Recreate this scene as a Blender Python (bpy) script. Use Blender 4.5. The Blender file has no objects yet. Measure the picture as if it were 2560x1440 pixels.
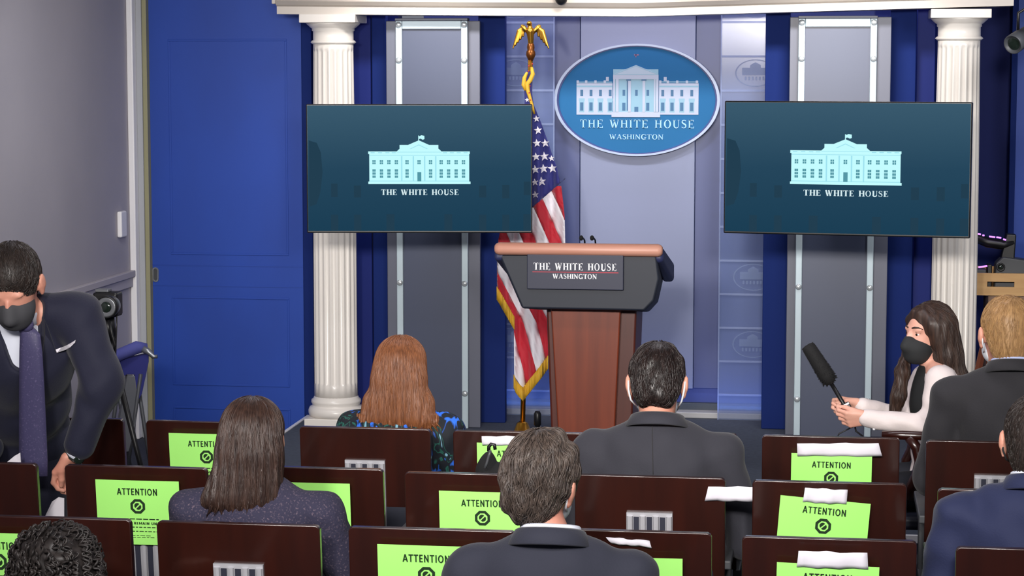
import bpy, math, random
import numpy as np
from mathutils import Vector, Matrix, kdtree

random.seed(7)
scene = bpy.context.scene
C = scene.collection

# ------------------------------------------------------------------ camera
F, PIT, YAW, CZ = 5600.0, .1022, .1404, 2.22      # focal length in px of a 2560 px wide frame
_c, _s, _cp, _sp = math.cos(YAW), math.sin(YAW), math.cos(PIT), math.sin(PIT)
FWD = (-_s * _cp, _c * _cp, -_sp)
RIGHT = (_c, _s, 0.0)
UP = (-_s * _sp, _c * _sp, _cp)
cam_data = bpy.data.cameras.new('camera')
cam_data.sensor_width = 36.0
cam_data.lens = 36.0 * F / 2560.0
cam_data.clip_end = 100
cam = bpy.data.objects.new('camera', cam_data)
C.objects.link(cam)
cam.location = (0, 0, CZ)
cam.rotation_euler = (math.pi / 2 - PIT, 0, YAW)
scene.camera = cam

# ------------------------------------------------------------------ world, lights, exposure
scene.view_settings.view_transform = 'Standard'
scene.view_settings.look = 'None'
scene.view_settings.gamma = 1.0
scene.view_settings.use_curve_mapping = False
scene.view_settings.exposure = 0.0
world = bpy.data.worlds.new('room_ambient')
scene.world = world
world.use_nodes = True
world.node_tree.nodes['Background'].inputs[0].default_value = (.80, .84, 1.0, 1)
world.node_tree.nodes['Background'].inputs[1].default_value = .22


def area(name, loc, target, size, power, col=(1, 1, 1), size_y=None, spread=180):
    l = bpy.data.lights.new(name, 'AREA')
    l.energy = power
    l.color = col
    l.size = size
    if size_y:
        l.shape = 'RECTANGLE'
        l.size_y = size_y
    l.spread = math.radians(spread)
    o = bpy.data.objects.new(name, l)
    C.objects.link(o)
    o.location = loc
    d = Vector(target) - Vector(loc)
    o.rotation_euler = d.to_track_quat('-Z', 'Y').to_euler()
    return o


ST0 = .15
area('ceiling_light_audience', (-1.0, 3.0, 2.92), (-1.2, 7.5, .6), 2.8, 175, (1, .97, .95), 1.2)
area('ceiling_light_rows', (-1.2, 8.4, 2.94), (-1.2, 8.5, 0), 3.6, 34, (.96, .93, 1.0), .4)
for i, x in enumerate((-2.2, -.9, .6)):
    area('stage_light', (x * .7, 2.2, 2.75), (x * .8 - .22, 12.4, 1.15), .35, 17, (1, .95, .9), spread=50)
for i, (x, pw) in enumerate(((-2.12, 7), (-1.1, 5), (.0, 7))):
    area('backdrop_wash_light', (x, 11.35, 2.93), (x, 12.6, 1.95), .4, pw, (1, .96, .93), .12, 80)
area('cove_light', (-1.05, 12.60, 2.62), (-1.05, 12.95, 1.9), 3.0, 6, (.95, .93, 1.0), .08)
area('purple_cove_light', (-1.05, 12.56, 2.60), (-1.05, 12.6, 1.5), 3.2, 2.0, (.45, .2, 1.0), .05)
area('blue_uplight', (-1.05, 12.72, ST0 + .06), (-1.05, 12.95, .9), 2.4, 2.2, (.12, .3, 1.0), .04)
area('door_light', (-3.0, 9.9, 2.9), (-3.4, 12.6, .5), .6, 16, (.97, .97, 1.0), spread=120)
area('right_room_light', (1.35, 10.4, 2.9), (1.15, 14.2, 1.4), .6, 30, (.95, .96, 1.0))


# ------------------------------------------------------------------ placement helpers
def _ray(px, py):
    a = (px - 1280) / F
    b = (720 - py) / F
    return [FWD[i] + a * RIGHT[i] + b * UP[i] for i in range(3)]


def atY(px, py, Y):
    r = _ray(px, py)
    t = Y / r[1]
    return Vector((r[0] * t, Y, CZ + r[2] * t))


def atZ(px, py, Z):
    r = _ray(px, py)
    t = (Z - CZ) / r[2]
    return Vector((r[0] * t, r[1] * t, Z))


def atD(px, py, d):
    r = _ray(px, py)
    return Vector((r[0] * d, r[1] * d, CZ + r[2] * d))


def lin(c):
    return tuple(((v / 255.) / 12.92 if v / 255. <= .04045 else ((v / 255. + .055) / 1.055) ** 2.4) for v in c)


# ------------------------------------------------------------------ materials
M = {}


def mat(name, col, rough=.5, metal=0., spec=.5, coat=0., noise=None, bump=None, emit=None, alpha=1., sheen=0., coat_rough=.1):
    """col is sRGB 0-255. noise = (scale vector, second colour, contrast); bump = (scale vector, strength)."""
    m = bpy.data.materials.new(name)
    m.use_nodes = True
    nt = m.node_tree
    b = nt.nodes['Principled BSDF']
    b.inputs['Base Color'].default_value = (*lin(col), 1)
    b.inputs['Roughness'].default_value = rough
    b.inputs['Metallic'].default_value = metal
    b.inputs['Specular IOR Level'].default_value = spec
    b.inputs['Coat Weight'].default_value = coat
    b.inputs['Coat Roughness'].default_value = coat_rough
    b.inputs['Alpha'].default_value = alpha
    if sheen:
        b.inputs['Sheen Weight'].default_value = sheen
        b.inputs['Sheen Roughness'].default_value = .5
    if emit:
        b.inputs['Emission Color'].default_value = (*lin(col), 1)
        b.inputs['Emission Strength'].default_value = emit
    if noise or bump:
        tc = nt.nodes.new('ShaderNodeTexCoord')
    if noise:
        sc, col2, lo, hi = noise
        mp = nt.nodes.new('ShaderNodeMapping')
        mp.inputs['Scale'].default_value = sc
        nz = nt.nodes.new('ShaderNodeTexNoise')
        nz.inputs['Scale'].default_value = 1.0
        nz.inputs['Detail'].default_value = 5
        rp = nt.nodes.new('ShaderNodeValToRGB')
        rp.color_ramp.elements[0].position = lo
        rp.color_ramp.elements[1].position = hi
        rp.color_ramp.elements[0].color = (*lin(col), 1)
        rp.color_ramp.elements[1].color = (*lin(col2), 1)
        nt.links.new(tc.outputs['Object'], mp.inputs[0])
        nt.links.new(mp.outputs[0], nz.inputs['Vector'])
        nt.links.new(nz.outputs['Fac'], rp.inputs[0])
        nt.links.new(rp.outputs[0], b.inputs['Base Color'])
    if bump:
        sc, st = bump
        mp = nt.nodes.new('ShaderNodeMapping')
        mp.inputs['Scale'].default_value = sc
        nz = nt.nodes.new('ShaderNodeTexNoise')
        nz.inputs['Scale'].default_value = 1.0
        nz.inputs['Detail'].default_value = 3
        bp = nt.nodes.new('ShaderNodeBump')
        bp.inputs['Strength'].default_value = st
        bp.inputs['Distance'].default_value = .01
        nt.links.new(tc.outputs['Object'], mp.inputs[0])
        nt.links.new(mp.outputs[0], nz.inputs['Vector'])
        nt.links.new(nz.outputs['Fac'], bp.inputs['Height'])
        nt.links.new(bp.outputs[0], b.inputs['Normal'])
    M[name] = m
    return m


mat('beige_wall', (174, 169, 176), .75, noise=((1.5, 1.5, 1.5), (166, 162, 170), .3, .7))
mat('beige_trim', (184, 177, 180), .5)
mat('white_trim', (240, 238, 238), .35)
mat('olive_trim', (150, 146, 112), .5)
mat('grey_jamb', (170, 172, 176), .5)
mat('door_blue', (19, 66, 164), .55, noise=((2, 2, 1), (17, 60, 152), .35, .65))
mat('navy_wall', (10, 30, 106), .6, spec=.25)
mat('blue_wall', (46, 64, 136), .55, noise=((3, 3, .4), (40, 58, 126), .35, .65))
mat('pale_panel', (112, 120, 150), .45)
mat('mid_panel', (60, 70, 116), .42)
mat('navy_fabric', (9, 34, 98), .8, spec=.25)
mat('stand_grey', (63, 70, 92), .38)
mat('stand_grey_side', (88, 91, 106), .42)
mat('rail_white', (180, 196, 204), .35, metal=.1)
mat('bolt_metal', (205, 212, 215), .25, metal=.6)
mat('column_white', (226, 220, 212), .28)
mat('cornice_white', (196, 187, 177), .4)
mat('carpet', (52, 56, 68), .95, noise=((40, 40, 40), (44, 47, 58), .3, .7), bump=((300, 300, 300), .4))
mat('stage_carpet', (70, 78, 92), .95, noise=((40, 40, 40), (60, 66, 80), .3, .7))
mat('stage_edge', (170, 170, 172), .5)
mat('base_dark', (50, 58, 66), .5)
mat('mahogany', (50, 16, 8), .32, coat=.6, noise=((14, 14, 1.2), (37, 11, 6), .3, .7), coat_rough=.1)
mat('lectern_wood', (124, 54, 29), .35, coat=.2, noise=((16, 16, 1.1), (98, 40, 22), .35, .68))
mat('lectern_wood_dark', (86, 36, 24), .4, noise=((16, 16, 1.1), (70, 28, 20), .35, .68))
mat('rim_wood', (204, 150, 130), .45, noise=((1.6, 14, 14), (190, 134, 114), .35, .65))
mat('lectern_navy', (27, 33, 46), .55)
mat('plaque_navy', (34, 38, 60), .5)
mat('wing_navy', (44, 50, 88), .5)
mat('letter_white', (240, 240, 244), .5)
mat('line_red', (200, 40, 60), .5)
mat('gold', (214, 158, 62), .28, metal=1.)
mat('gold_dark', (120, 70, 30), .35, metal=.8)
mat('gold_cord', (222, 176, 50), .6)
mat('flag_red', (186, 24, 46), .7, sheen=.2)
mat('flag_white', (236, 232, 240), .7)
mat('flag_blue', (34, 38, 118), .7, sheen=.2)
mat('black_plastic', (18, 18, 20), .4)
mat('black_matte', (12, 12, 14), .85)
mat('dark_grey_plastic', (66, 68, 72), .45)
mat('grey_metal', (140, 143, 148), .35, metal=.7)
mat('silver_holder', (186, 186, 192), .38, metal=.2)
mat('slot_dark', (44, 46, 60), .5)
mat('seat_leather', (24, 28, 44), .5)
mat('tv_black', (14, 16, 18), .35)
mat('paper_green', (170, 248, 122), .75)
mat('print_dark', (12, 44, 12), .8)
mat('tape_white', (234, 230, 240), .7)
mat('paper_white', (226, 222, 230), .75)
mat('sign_blue', (33, 95, 142), .7, spec=.2)
mat('sign_rim', (146, 160, 186), .35)
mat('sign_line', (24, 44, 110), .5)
mat('emblem_pale', (150, 168, 186), .5)
mat('emblem_white', (156, 166, 186), .5)
mat('emblem_mid', (116, 156, 176), .5)
mat('emblem_window', (24, 84, 124), .5)
mat('emblem_text', (146, 190, 220), .5)
mat('emblem_red', (120, 70, 110), .5)
mat('skin_light', (222, 160, 138), .5, noise=((14, 14, 14), (206, 138, 118), .35, .75))
mat('skin_face', (226, 172, 152), .5, noise=((14, 14, 14), (216, 156, 136), .35, .75))
mat('suit_navy', (20, 22, 46), .8, sheen=.1, bump=((180, 180, 180), .12))
mat('suit_bright_navy', (31, 39, 76), .8, sheen=.1, bump=((180, 180, 180), .12))
mat('suit_charcoal', (46, 46, 55), .85, sheen=.1, bump=((180, 180, 180), .12))
mat('suit_grey_navy', (42, 44, 58), .85, sheen=.1, bump=((180, 180, 180), .12))
mat('suit_dark', (36, 35, 40), .85, sheen=.1, bump=((180, 180, 180), .12))
mat('trouser_dark', (24, 26, 36), .85)
mat('tweed', (46, 44, 66), .9, noise=((170, 170, 170), (112, 96, 108), .56, .74), bump=((120, 120, 120), .3))
mat('blazer_cream', (226, 214, 212), .75, bump=((60, 60, 60), .15))
mat('top_black', (20, 22, 24), .8)
mat('shirt_white', (232, 236, 250), .6)
mat('shirt_blue', (188, 200, 240), .6)
mat('tie_purple', (66, 62, 98), .6, noise=((160, 160, 160), (96, 88, 124), .58, .7))
mat('mask_black', (34, 36, 38), .8)
mat('mask_grey', (66, 66, 70), .8)
mat('mask_white', (226, 230, 236), .7)
mat('watch_metal', (150, 152, 146), .25, metal=.9)
mat('hair_red', (138, 86, 52), .45, noise=((120, 120, 6), (106, 62, 37), .35, .7))
mat('hair_brown', (66, 46, 38), .42, noise=((90, 90, 7), (44, 31, 28), .35, .7))
mat('hair_black', (40, 28, 26), .4, noise=((80, 80, 40), (24, 18, 18), .35, .7))
mat('hair_grey', (86, 74, 67), .45, noise=((80, 80, 40), (54, 46, 43), .35, .7))
mat('hair_dark', (52, 42, 38), .45, noise=((80, 80, 40), (36, 30, 28), .35, .7))
mat('hair_blond', (176, 138, 92), .5, noise=((80, 80, 40), (148, 112, 72), .35, .7))
mat('hair_curly', (50, 44, 42), .5, noise=((60, 60, 60), (30, 26, 26), .35, .7))
mat('hair_long_dark', (64, 44, 34), .5, noise=((90, 90, 6), (40, 28, 24), .35, .7))
mat('eye_white', (232, 226, 222), .3)
mat('eye_iris', (34, 20, 14), .2)
mat('plywood', (206, 164, 108), .55, noise=((2, 30, 30), (190, 146, 92), .35, .65))
mat('case_tan', (150, 122, 104), .7)
mat('canvas_blue', (40, 44, 116), .8)
mat('canvas_blue_light', (70, 74, 142), .8)
mat('wood_brown', (96, 46, 24), .45)
mat('led_purple', (190, 120, 255), .5, emit=2.2)
mat('lens_glass', (30, 40, 34), .08, spec=1.)
mat('lcd_green', (90, 130, 104), .3)
mat('watch_dial', (30, 40, 34), .2)

# floral print
m = mat('floral', (12, 22, 34), .8)
nt = m.node_tree
b = nt.nodes['Principled BSDF']
tc = nt.nodes.new('ShaderNodeTexCoord')
mp = nt.nodes.new('ShaderNodeMapping')
mp.inputs['Scale'].default_value = (1, 1, .45)
nz = nt.nodes.new('ShaderNodeTexNoise')
nz.inputs['Scale'].default_value = 22
nz.inputs['Detail'].default_value = 1.5
nz.inputs['Distortion'].default_value = 1.2
rp = nt.nodes.new('ShaderNodeValToRGB')
el = rp.color_ramp.elements
el[0].position = 0.
el[0].color = (*lin((42, 110, 226)), 1)
el[1].position = 1.
el[1].color = (*lin((120, 170, 190)), 1)
for pos, col in ((.36, (42, 110, 226)), (.42, (10, 18, 28)), (.54, (10, 18, 28)), (.57, (30, 96, 84)), (.61, (12, 24, 32)), (.68, (16, 30, 44)), (.72, (120, 170, 190))):
    e = el.new(pos)
    e.color = (*lin(col), 1)
nt.links.new(tc.outputs['Object'], mp.inputs[0])
nt.links.new(mp.outputs[0], nz.inputs['Vector'])
nt.links.new(nz.outputs['Fac'], rp.inputs[0])
nt.links.new(rp.outputs[0], b.inputs['Base Color'])


def emission(name, col, strength=1.):
    m = bpy.data.materials.new(name)
    m.use_nodes = True
    nt = m.node_tree
    nt.nodes.remove(nt.nodes['Principled BSDF'])
    e = nt.nodes.new('ShaderNodeEmission')
    e.inputs[0].default_value = (*lin(col), 1)
    e.inputs[1].default_value = strength
    nt.links.new(e.outputs[0], nt.nodes['Material Output'].inputs[0])
    M[name] = m
    return e, nt


emission('tv_logo', (196, 252, 255), 1.)
emission('tv_logo_shade', (160, 226, 240))
emission('tv_window', (86, 152, 166))
emission('tv_text', (214, 236, 240))
emission('tv_ghost', (34, 62, 80))
e, nt = emission('tv_image', (44, 80, 98))
tc = nt.nodes.new('ShaderNodeTexCoord')
sx = nt.nodes.new('ShaderNodeSeparateXYZ')
rp = nt.nodes.new('ShaderNodeValToRGB')
rp.color_ramp.elements[0].color = (*lin((27, 62, 84)), 1)
rp.color_ramp.elements[1].color = (*lin((58, 90, 110)), 1)
x_ = rp.color_ramp.elements.new(.5)
x_.color = (*lin((37, 70, 92)), 1)
nt.links.new(tc.outputs['Generated'], sx.inputs[0])
nt.links.new(sx.outputs['Z'], rp.inputs[0])
nt.links.new(rp.outputs[0], e.inputs[0])


def glassy(name, col, fac, rough):
    m = bpy.data.materials.new(name)
    m.use_nodes = True
    nt = m.node_tree
    b = nt.nodes['Principled BSDF']
    b.inputs['Base Color'].default_value = (*lin(col), 1)
    b.inputs['Roughness'].default_value = rough
    t = nt.nodes.new('ShaderNodeBsdfTransparent')
    mx = nt.nodes.new('ShaderNodeMixShader')
    mx.inputs[0].default_value = fac
    nt.links.new(t.outputs[0], mx.inputs[1])
    nt.links.new(b.outputs[0], mx.inputs[2])
    nt.links.new(mx.outputs[0], nt.nodes['Material Output'].inputs[0])
    M[name] = m


glassy('glass_pane', (130, 146, 184), .26, .15)
glassy('glass_frost', (150, 166, 206), .36, .5)
glassy('glass_print', (130, 150, 190), .3, .5)


# ------------------------------------------------------------------ mesh building
class MB:
    def __init__(self):
        self.v = []
        self.f = []
        self.mi = []

    def add(self, verts, faces, mi=0):
        n = len(self.v)
        self.v += [tuple(p) for p in verts]
        self.f += [tuple(i + n for i in f) for f in faces]
        self.mi += [mi] * len(faces)
        return self

    def box(self, x0, x1, y0, y1, z0, z1, mi=0):
        v = [(x, y, z) for z in (z0, z1) for y in (y0, y1) for x in (x0, x1)]
        return self.add(v, [(0, 2, 3, 1), (4, 5, 7, 6), (0, 1, 5, 4), (2, 6, 7, 3), (0, 4, 6, 2), (1, 3, 7, 5)], mi)

    def hexa(self, p, mi=0):
        """8 corners in the order of box()."""
        return self.add(p, [(0, 2, 3, 1), (4, 5, 7, 6), (0, 1, 5, 4), (2, 6, 7, 3), (0, 4, 6, 2), (1, 3, 7, 5)], mi)

    def extr(self, poly, fr, c0, c1, mi=0):
        """poly: list of (a, b), any simple polygon, extruded from depth c0 to c1 in frame fr."""
        o, u, v, w = fr
        n = len(poly)
        ar = sum(poly[i][0] * poly[(i + 1) % n][1] - poly[(i + 1) % n][0] * poly[i][1] for i in range(n))
        if ar < 0:
            poly = poly[::-1]
        if c1 < c0:
            c0, c1 = c1, c0
        vs = [o + u * a + v * b_ + w * c0 for a, b_ in poly] + [o + u * a + v * b_ + w * c1 for a, b_ in poly]
        fs = [tuple(range(n - 1, -1, -1)), tuple(range(n, 2 * n))]
        fs += [(i, (i + 1) % n, n + (i + 1) % n, n + i) for i in range(n)]
        return self.add(vs, fs, mi)

    def rect(self, fr, a0, a1, b0, b1, c0, c1, mi=0):
        return self.extr([(a0, b0), (a1, b0), (a1, b1), (a0, b1)], fr, c0, c1, mi)

    def loft(self, rings, closed=True, cap=True, mi=0):
        n = len(rings[0])
        vs = [p for r in rings for p in r]
        fs = []
        m_ = n if closed else n - 1
        for k in range(len(rings) - 1):
            for i in range(m_):
                j = (i + 1) % n
                fs.append((k * n + i, k * n + j, (k + 1) * n + j, (k + 1) * n + i))
        if cap and closed:
            fs.append(tuple(range(n - 1, -1, -1)))
            fs.append(tuple((len(rings) - 1) * n + i for i in range(n)))
        return self.add(vs, fs, mi)

    def lathe(self, prof, c, n=24, axis=(0, 0, 1), mi=0, flute=None):
        """prof: list of (r, h) along axis from c."""
        ax = Vector(axis).normalized()
        t = Vector((1, 0, 0)) if abs(ax.x) < .9 else Vector((0, 1, 0))
        u = ax.cross(t).normalized()
        v = ax.cross(u)
        c = Vector(c)
        rings = []
        for k, (r, h) in enumerate(prof):
            rings.append([c + ax * h + (u * math.cos(2 * math.pi * i / n) + v * math.sin(2 * math.pi * i / n)) * (r * (flute(k, i) if flute else 1)) for i in range(n)])
        return self.loft(rings, mi=mi)

    def tube(self, pts, rad, n=8, mi=0):
        pts = [Vector(p) for p in pts]
        if not isinstance(rad, (list, tuple)):
            rad = [rad] * len(pts)
        rings = []
        prev = None
        for i, p in enumerate(pts):
            d = (pts[min(i + 1, len(pts) - 1)] - pts[max(i - 1, 0)]).normalized()
            if prev is None:
                t = Vector((0, 0, 1)) if abs(d.z) < .9 else Vector((1, 0, 0))
                u = d.cross(t).normalized()
            else:
                u = (prev - d * prev.dot(d)).normalized()
            prev = u
            v = d.cross(u)
            rings.append([p + (u * math.cos(2 * math.pi * k / n) + v * math.sin(2 * math.pi * k / n)) * rad[i] for k in range(n)])
        return self.loft(rings, mi=mi)

    def ell(self, c, r, nu=16, nv=10, rot=None, mi=0):
        c = Vector(c)
        rings = []
        for k in range(nv + 1):
            th = math.pi * k / nv
            rr = max(math.sin(th), 1e-3)
            ring = []
            for i in range(nu):
                ph = 2 * math.pi * i / nu
                p = Vector((r[0] * rr * math.cos(ph), r[1] * rr * math.sin(ph), -r[2] * math.cos(th)))
                ring.append(c + (rot @ p if rot else p))
            rings.append(ring)
        return self.loft(rings, mi=mi)

    def weld(self):
        key, vs, mp_ = {}, [], []
        for p in self.v:
            k = (round(p[0], 5), round(p[1], 5), round(p[2], 5))
            if k not in key:
                key[k] = len(vs)
                vs.append(p)
            mp_.append(key[k])
        fs = []
        for f in self.f:
            g = []
            for i in f:
                if not g or mp_[i] != g[-1]:
                    g.append(mp_[i])
            if len(g) > 1 and g[0] == g[-1]:
                g.pop()
            if len(set(g)) > 2:
                fs.append(tuple(g))
        self.v, self.f, self.mi = vs, fs, [0] * len(fs)
        return self

    def build(self, name, mats, parent=None, smooth=False, bevel=0., seg=2, origin=None, solid=0.):
        me = bpy.data.meshes.new(name)
        off = Vector((0, 0, 0))
        if parent is not None:
            off = world_loc(parent)
        elif origin is not None:
            off = Vector(origin)
        me.from_pydata([tuple(Vector(p) - off) for p in self.v], [], self.f)
        mats = mats if isinstance(mats, (list, tuple)) else [mats]
        for mm in mats:
            me.materials.append(M[mm])
        if len(mats) > 1:
            me.polygons.foreach_set('material_index', self.mi)
        if smooth:
            me.polygons.foreach_set('use_smooth', [True] * len(me.polygons))
        me.update()
        o = bpy.data.objects.new(name, me)
        C.objects.link(o)
        if parent is not None:
            o.parent = parent
        else:
            o.location = off
        if solid:
            md = o.modifiers.new('thickness', 'SOLIDIFY')
            md.thickness = solid
            md.offset = 0
        if bevel:
            md = o.modifiers.new('edge', 'BEVEL')
            md.width = bevel
            md.segments = seg
            md.limit_method = 'ANGLE'
            md.angle_limit = math.radians(40)
            if smooth is False:
                me.polygons.foreach_set('use_smooth', [True] * len(me.polygons))
                md.harden_normals = True
        return o


def world_loc(o):
    p = Vector((0, 0, 0))
    while o is not None:
        p += o.location
        o = o.parent
    return p


def tag(o, label=None, cat=None, group=None, kind=None):
    if label:
        o['label'] = label
    if cat:
        o['category'] = cat
    if group:
        o['group'] = group
    if kind:
        o['kind'] = kind
    return o


def thing(name, label, cat, loc, group=None, rotz=0):
    o = bpy.data.objects.new(name, None)
    o.empty_display_size = .1
    C.objects.link(o)
    o.location = loc
    o.rotation_euler = (0, 0, rotz)
    return tag(o, label, cat, group)


V3 = Vector
FRONT = lambda o: (V3(o), V3((1, 0, 0)), V3((0, 0, 1)), V3((0, -1, 0)))


# ------------------------------------------------------------------ lettering
def _stroke(pts, ws):
    out = []
    n = len(pts)
    L, Rr = [], []
    for i in range(n):
        a = pts[max(i - 1, 0)]
        b_ = pts[min(i + 1, n - 1)]
        d = (b_[0] - a[0], b_[1] - a[1])
        l = math.hypot(*d) or 1
        nx, ny = -d[1] / l, d[0] / l
        w = ws[i] if isinstance(ws, (list, tuple)) else ws
        L.append((pts[i][0] + nx * w / 2, pts[i][1] + ny * w / 2))
        Rr.append((pts[i][0] - nx * w / 2, pts[i][1] - ny * w / 2))
    for i in range(n - 1):
        out.append([L[i], Rr[i], Rr[i + 1], L[i + 1]])
    return out


def _r(x0, y0, x1, y1):
    return [[(x0, y0), (x1, y0), (x1, y1), (x0, y1)]]


def _arc(cx, cy, rx, ry, a0, a1, n=10):
    return [(cx + rx * math.cos(math.radians(a0 + (a1 - a0) * i / n)), cy + ry * math.sin(math.radians(a0 + (a1 - a0) * i / n))) for i in range(n + 1)]


def glyph_serif(ch, S=.17, t=.07):
    def stem(x, w=S, top=True, bot=True):
        g = _r(x, 0, x + w, 1)
        if top:
            g += _r(x - .07, .945, x + w + .07, 1)
        if bot:
            g += _r(x - .07, 0, x + w + .07, .055)
        return g
    if ch == 'T':
        return _r(0, .94, .76, 1) + _r(0, .76, .05, .94) + _r(.71, .76, .76, .94) + stem(.295, top=False), .76
    if ch == 'H':
        return stem(.07) + stem(.62) + _r(.2, .47, .64, .54), .86
    if ch == 'E':
        return stem(.07) + _r(.07, .94, .66, 1) + _r(.61, .78, .66, .94) + _r(.07, 0, .7, .06) + _r(.65, .06, .7, .24) + _r(.2, .48, .5, .54) + _r(.46, .4, .51, .62), .72
    if ch == 'I':
        return stem(.07), .31
    if ch == 'W':
        g = _stroke([(.08, 1), (.35, 0)], S) + _stroke([(.35, 0), (.58, .95)], t) + _stroke([(.5, 1), (.78, 0)], S) + _stroke([(.78, 0), (1.02, 1)], t)
        return g + _r(-.03, .945, .23, 1) + _r(.9, .945, 1.12, 1), 1.1
    if ch == 'A':
        g = _stroke([(.08, 0), (.42, 1)], t) + _stroke([(.42, 1), (.74, 0)], S) + _r(.2, .3, .64, .36)
        return g + _r(-.02, 0, .2, .055) + _r(.6, 0, .88, .055), .86
    if ch == 'N':
        g = _r(.1, 0, .1 + t, 1) + _r(.72, 0, .72 + t, 1) + _stroke([(.12, .97), (.74, .05)], S)
        return g + _r(0, .945, .2, 1) + _r(.02, 0, .26, .055) + _r(.63, .945, .88, 1), .88
    if ch == 'O':
        a = _arc(.44, .5, .43, .52, 0, 360, 20)
        c = _arc(.44, .5, .25, .46, 0, 360, 20)
        return [[a[i], a[i + 1], c[i + 1], c[i]] for i in range(20)], .88
    if ch == 'U':
        arc = _arc(.42, .3, .27, .27, 180, 360, 10)
        return _r(.07, .3, .07 + S, 1) + _r(.66, .3, .66 + t, 1) + _stroke(arc, [S - .1 * i / 10 for i in range(11)]) + _r(0, .945, .32, 1) + _r(.58, .945, .8, 1), .8
    if ch == 'S':
        p = [(.54, .8), (.5, .93), (.33, .98), (.15, .92), (.09, .76), (.17, .62), (.34, .53), (.5, .43), (.56, .26), (.48, .09), (.3, .02), (.12, .07), (.06, .22)]
        return _stroke(p, [.05, .07, .07, .1, .13, .16, .18, .17, .14, .1, .07, .07, .05]) + _r(.51, .72, .56, .98) + _r(.05, .02, .1, .28), .62
    if ch == 'G':
        return _stroke(_arc(.44, .5, .35, .47, 40, 330, 16), [.05] + [.08 + .1 * math.sin(math.pi * i / 14) for i in range(15)] + [.06]) + _r(.62, .0, .62 + S * .9, .42) + _r(.52, .38, .86, .43) + _r(.7, .72, .75, 1), .86
    return [], .42


def glyph_sans(ch, S=.17):
    if ch == 'A':
        return _stroke([(.08, 0), (.38, 1)], S) + _stroke([(.38, 1), (.68, 0)], S) + _r(.18, .24, .58, .38), .76
    if ch == 'T':
        return _r(0, .86, .64, 1) + _r(.235, 0, .405, .9), .64
    if ch == 'E':
        return _r(.06, 0, .06 + S, 1) + _r(.06, .86, .54, 1) + _r(.06, .43, .5, .57) + _r(.06, 0, .55, .14), .58
    if ch == 'N':
        return _r(.06, 0, .06 + S, 1) + _r(.54, 0, .54 + S, 1) + _stroke([(.14, .93), (.63, .07)], S), .77
    if ch == 'I':
        return _r(.07, 0, .07 + S, 1), .31
    if ch == 'O':
        a = _arc(.42, .5, .4, .52, 0, 360, 20)
        c = _arc(.42, .5, .23, .37, 0, 360, 20)
        return [[a[i], a[i + 1], c[i + 1], c[i]] for i in range(20)], .84
    if ch == 'R':
        return _r(.06, 0, .06 + S, 1) + _stroke([(.1, .93), (.4, .93), (.52, .74), (.4, .5), (.1, .5)], S) + _stroke([(.32, .5), (.58, 0)], S), .66
    if ch == 'M':
        return _r(.06, 0, .06 + S, 1) + _r(.74, 0, .74 + S, 1) + _stroke([(.13, .95), (.485, .2), (.84, .95)], S), .97
    if ch == 'U':
        return _r(.06, .3, .06 + S, 1) + _r(.52, .3, .52 + S, 1) + _stroke(_arc(.375, .32, .23, .25, 180, 360, 8), S), .75
    return [], .36


def write(mb, text, fr, a0, a1, b0, b1, c0, c1, serif=True, gap=.1, mi=0, S=.17):
    """text fitted into the box a0..a1 x b0..b1 of frame fr."""
    gl = [(glyph_serif if serif else glyph_sans)(ch, S) for ch in text]
    tot = sum(w for _, w in gl) + gap * (len(gl) - 1)
    sx = (a1 - a0) / tot
    sy = b1 - b0
    x = 0
    for g, w in gl:
        for poly in g:
            mb.extr([(a0 + (x + p[0]) * sx, b0 + p[1] * sy) for p in poly], fr, c0, c1, mi)
        x += w + gap
    return mb


def write_words(name, m_, parent, text, fr, a0, a1, b0, b1, c0, c1, gap=.1, S=.17):
    gl = [(ch, *glyph_serif(ch, S)) for ch in text]
    sx = (a1 - a0) / (sum(g[2] for g in gl) + gap * (len(gl) - 1))
    x = 0
    mb = MB()
    for ch, g, w in gl + [(' ', [], 0)]:
        if ch == ' ' and mb.f:
            mb.build(name, m_, parent)
            mb = MB()
        for poly in g:
            mb.extr([(a0 + (x + p[0]) * sx, b0 + p[1] * (b1 - b0)) for p in poly], fr, c0, c1)
        x += w + gap


# ------------------------------------------------------------------ implicit surfaces for bodies
def cone(a, b_, ra, rb, k=None):
    return ('cone', np.array(a, float), np.array(b_, float), ra, rb, k)


def ell(c, r, R=None, k=None):
    return ('ell', np.array(c, float), np.array(r, float), None if R is None else np.array(R, float), k)


def sub(p):
    return ('sub', p)


def _bbox(p):
    if p[0] == 'sub':
        return _bbox(p[1])
    if p[0] == 'cone':
        r = max(p[3], p[4])
        return np.minimum(p[1], p[2]) - r, np.maximum(p[1], p[2]) + r
    if p[3] is None:
        return p[1] - p[2], p[1] + p[2]
    e = np.sqrt(((p[3] * p[2][None, :]) ** 2).sum(1))
    return p[1] - e, p[1] + e


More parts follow.
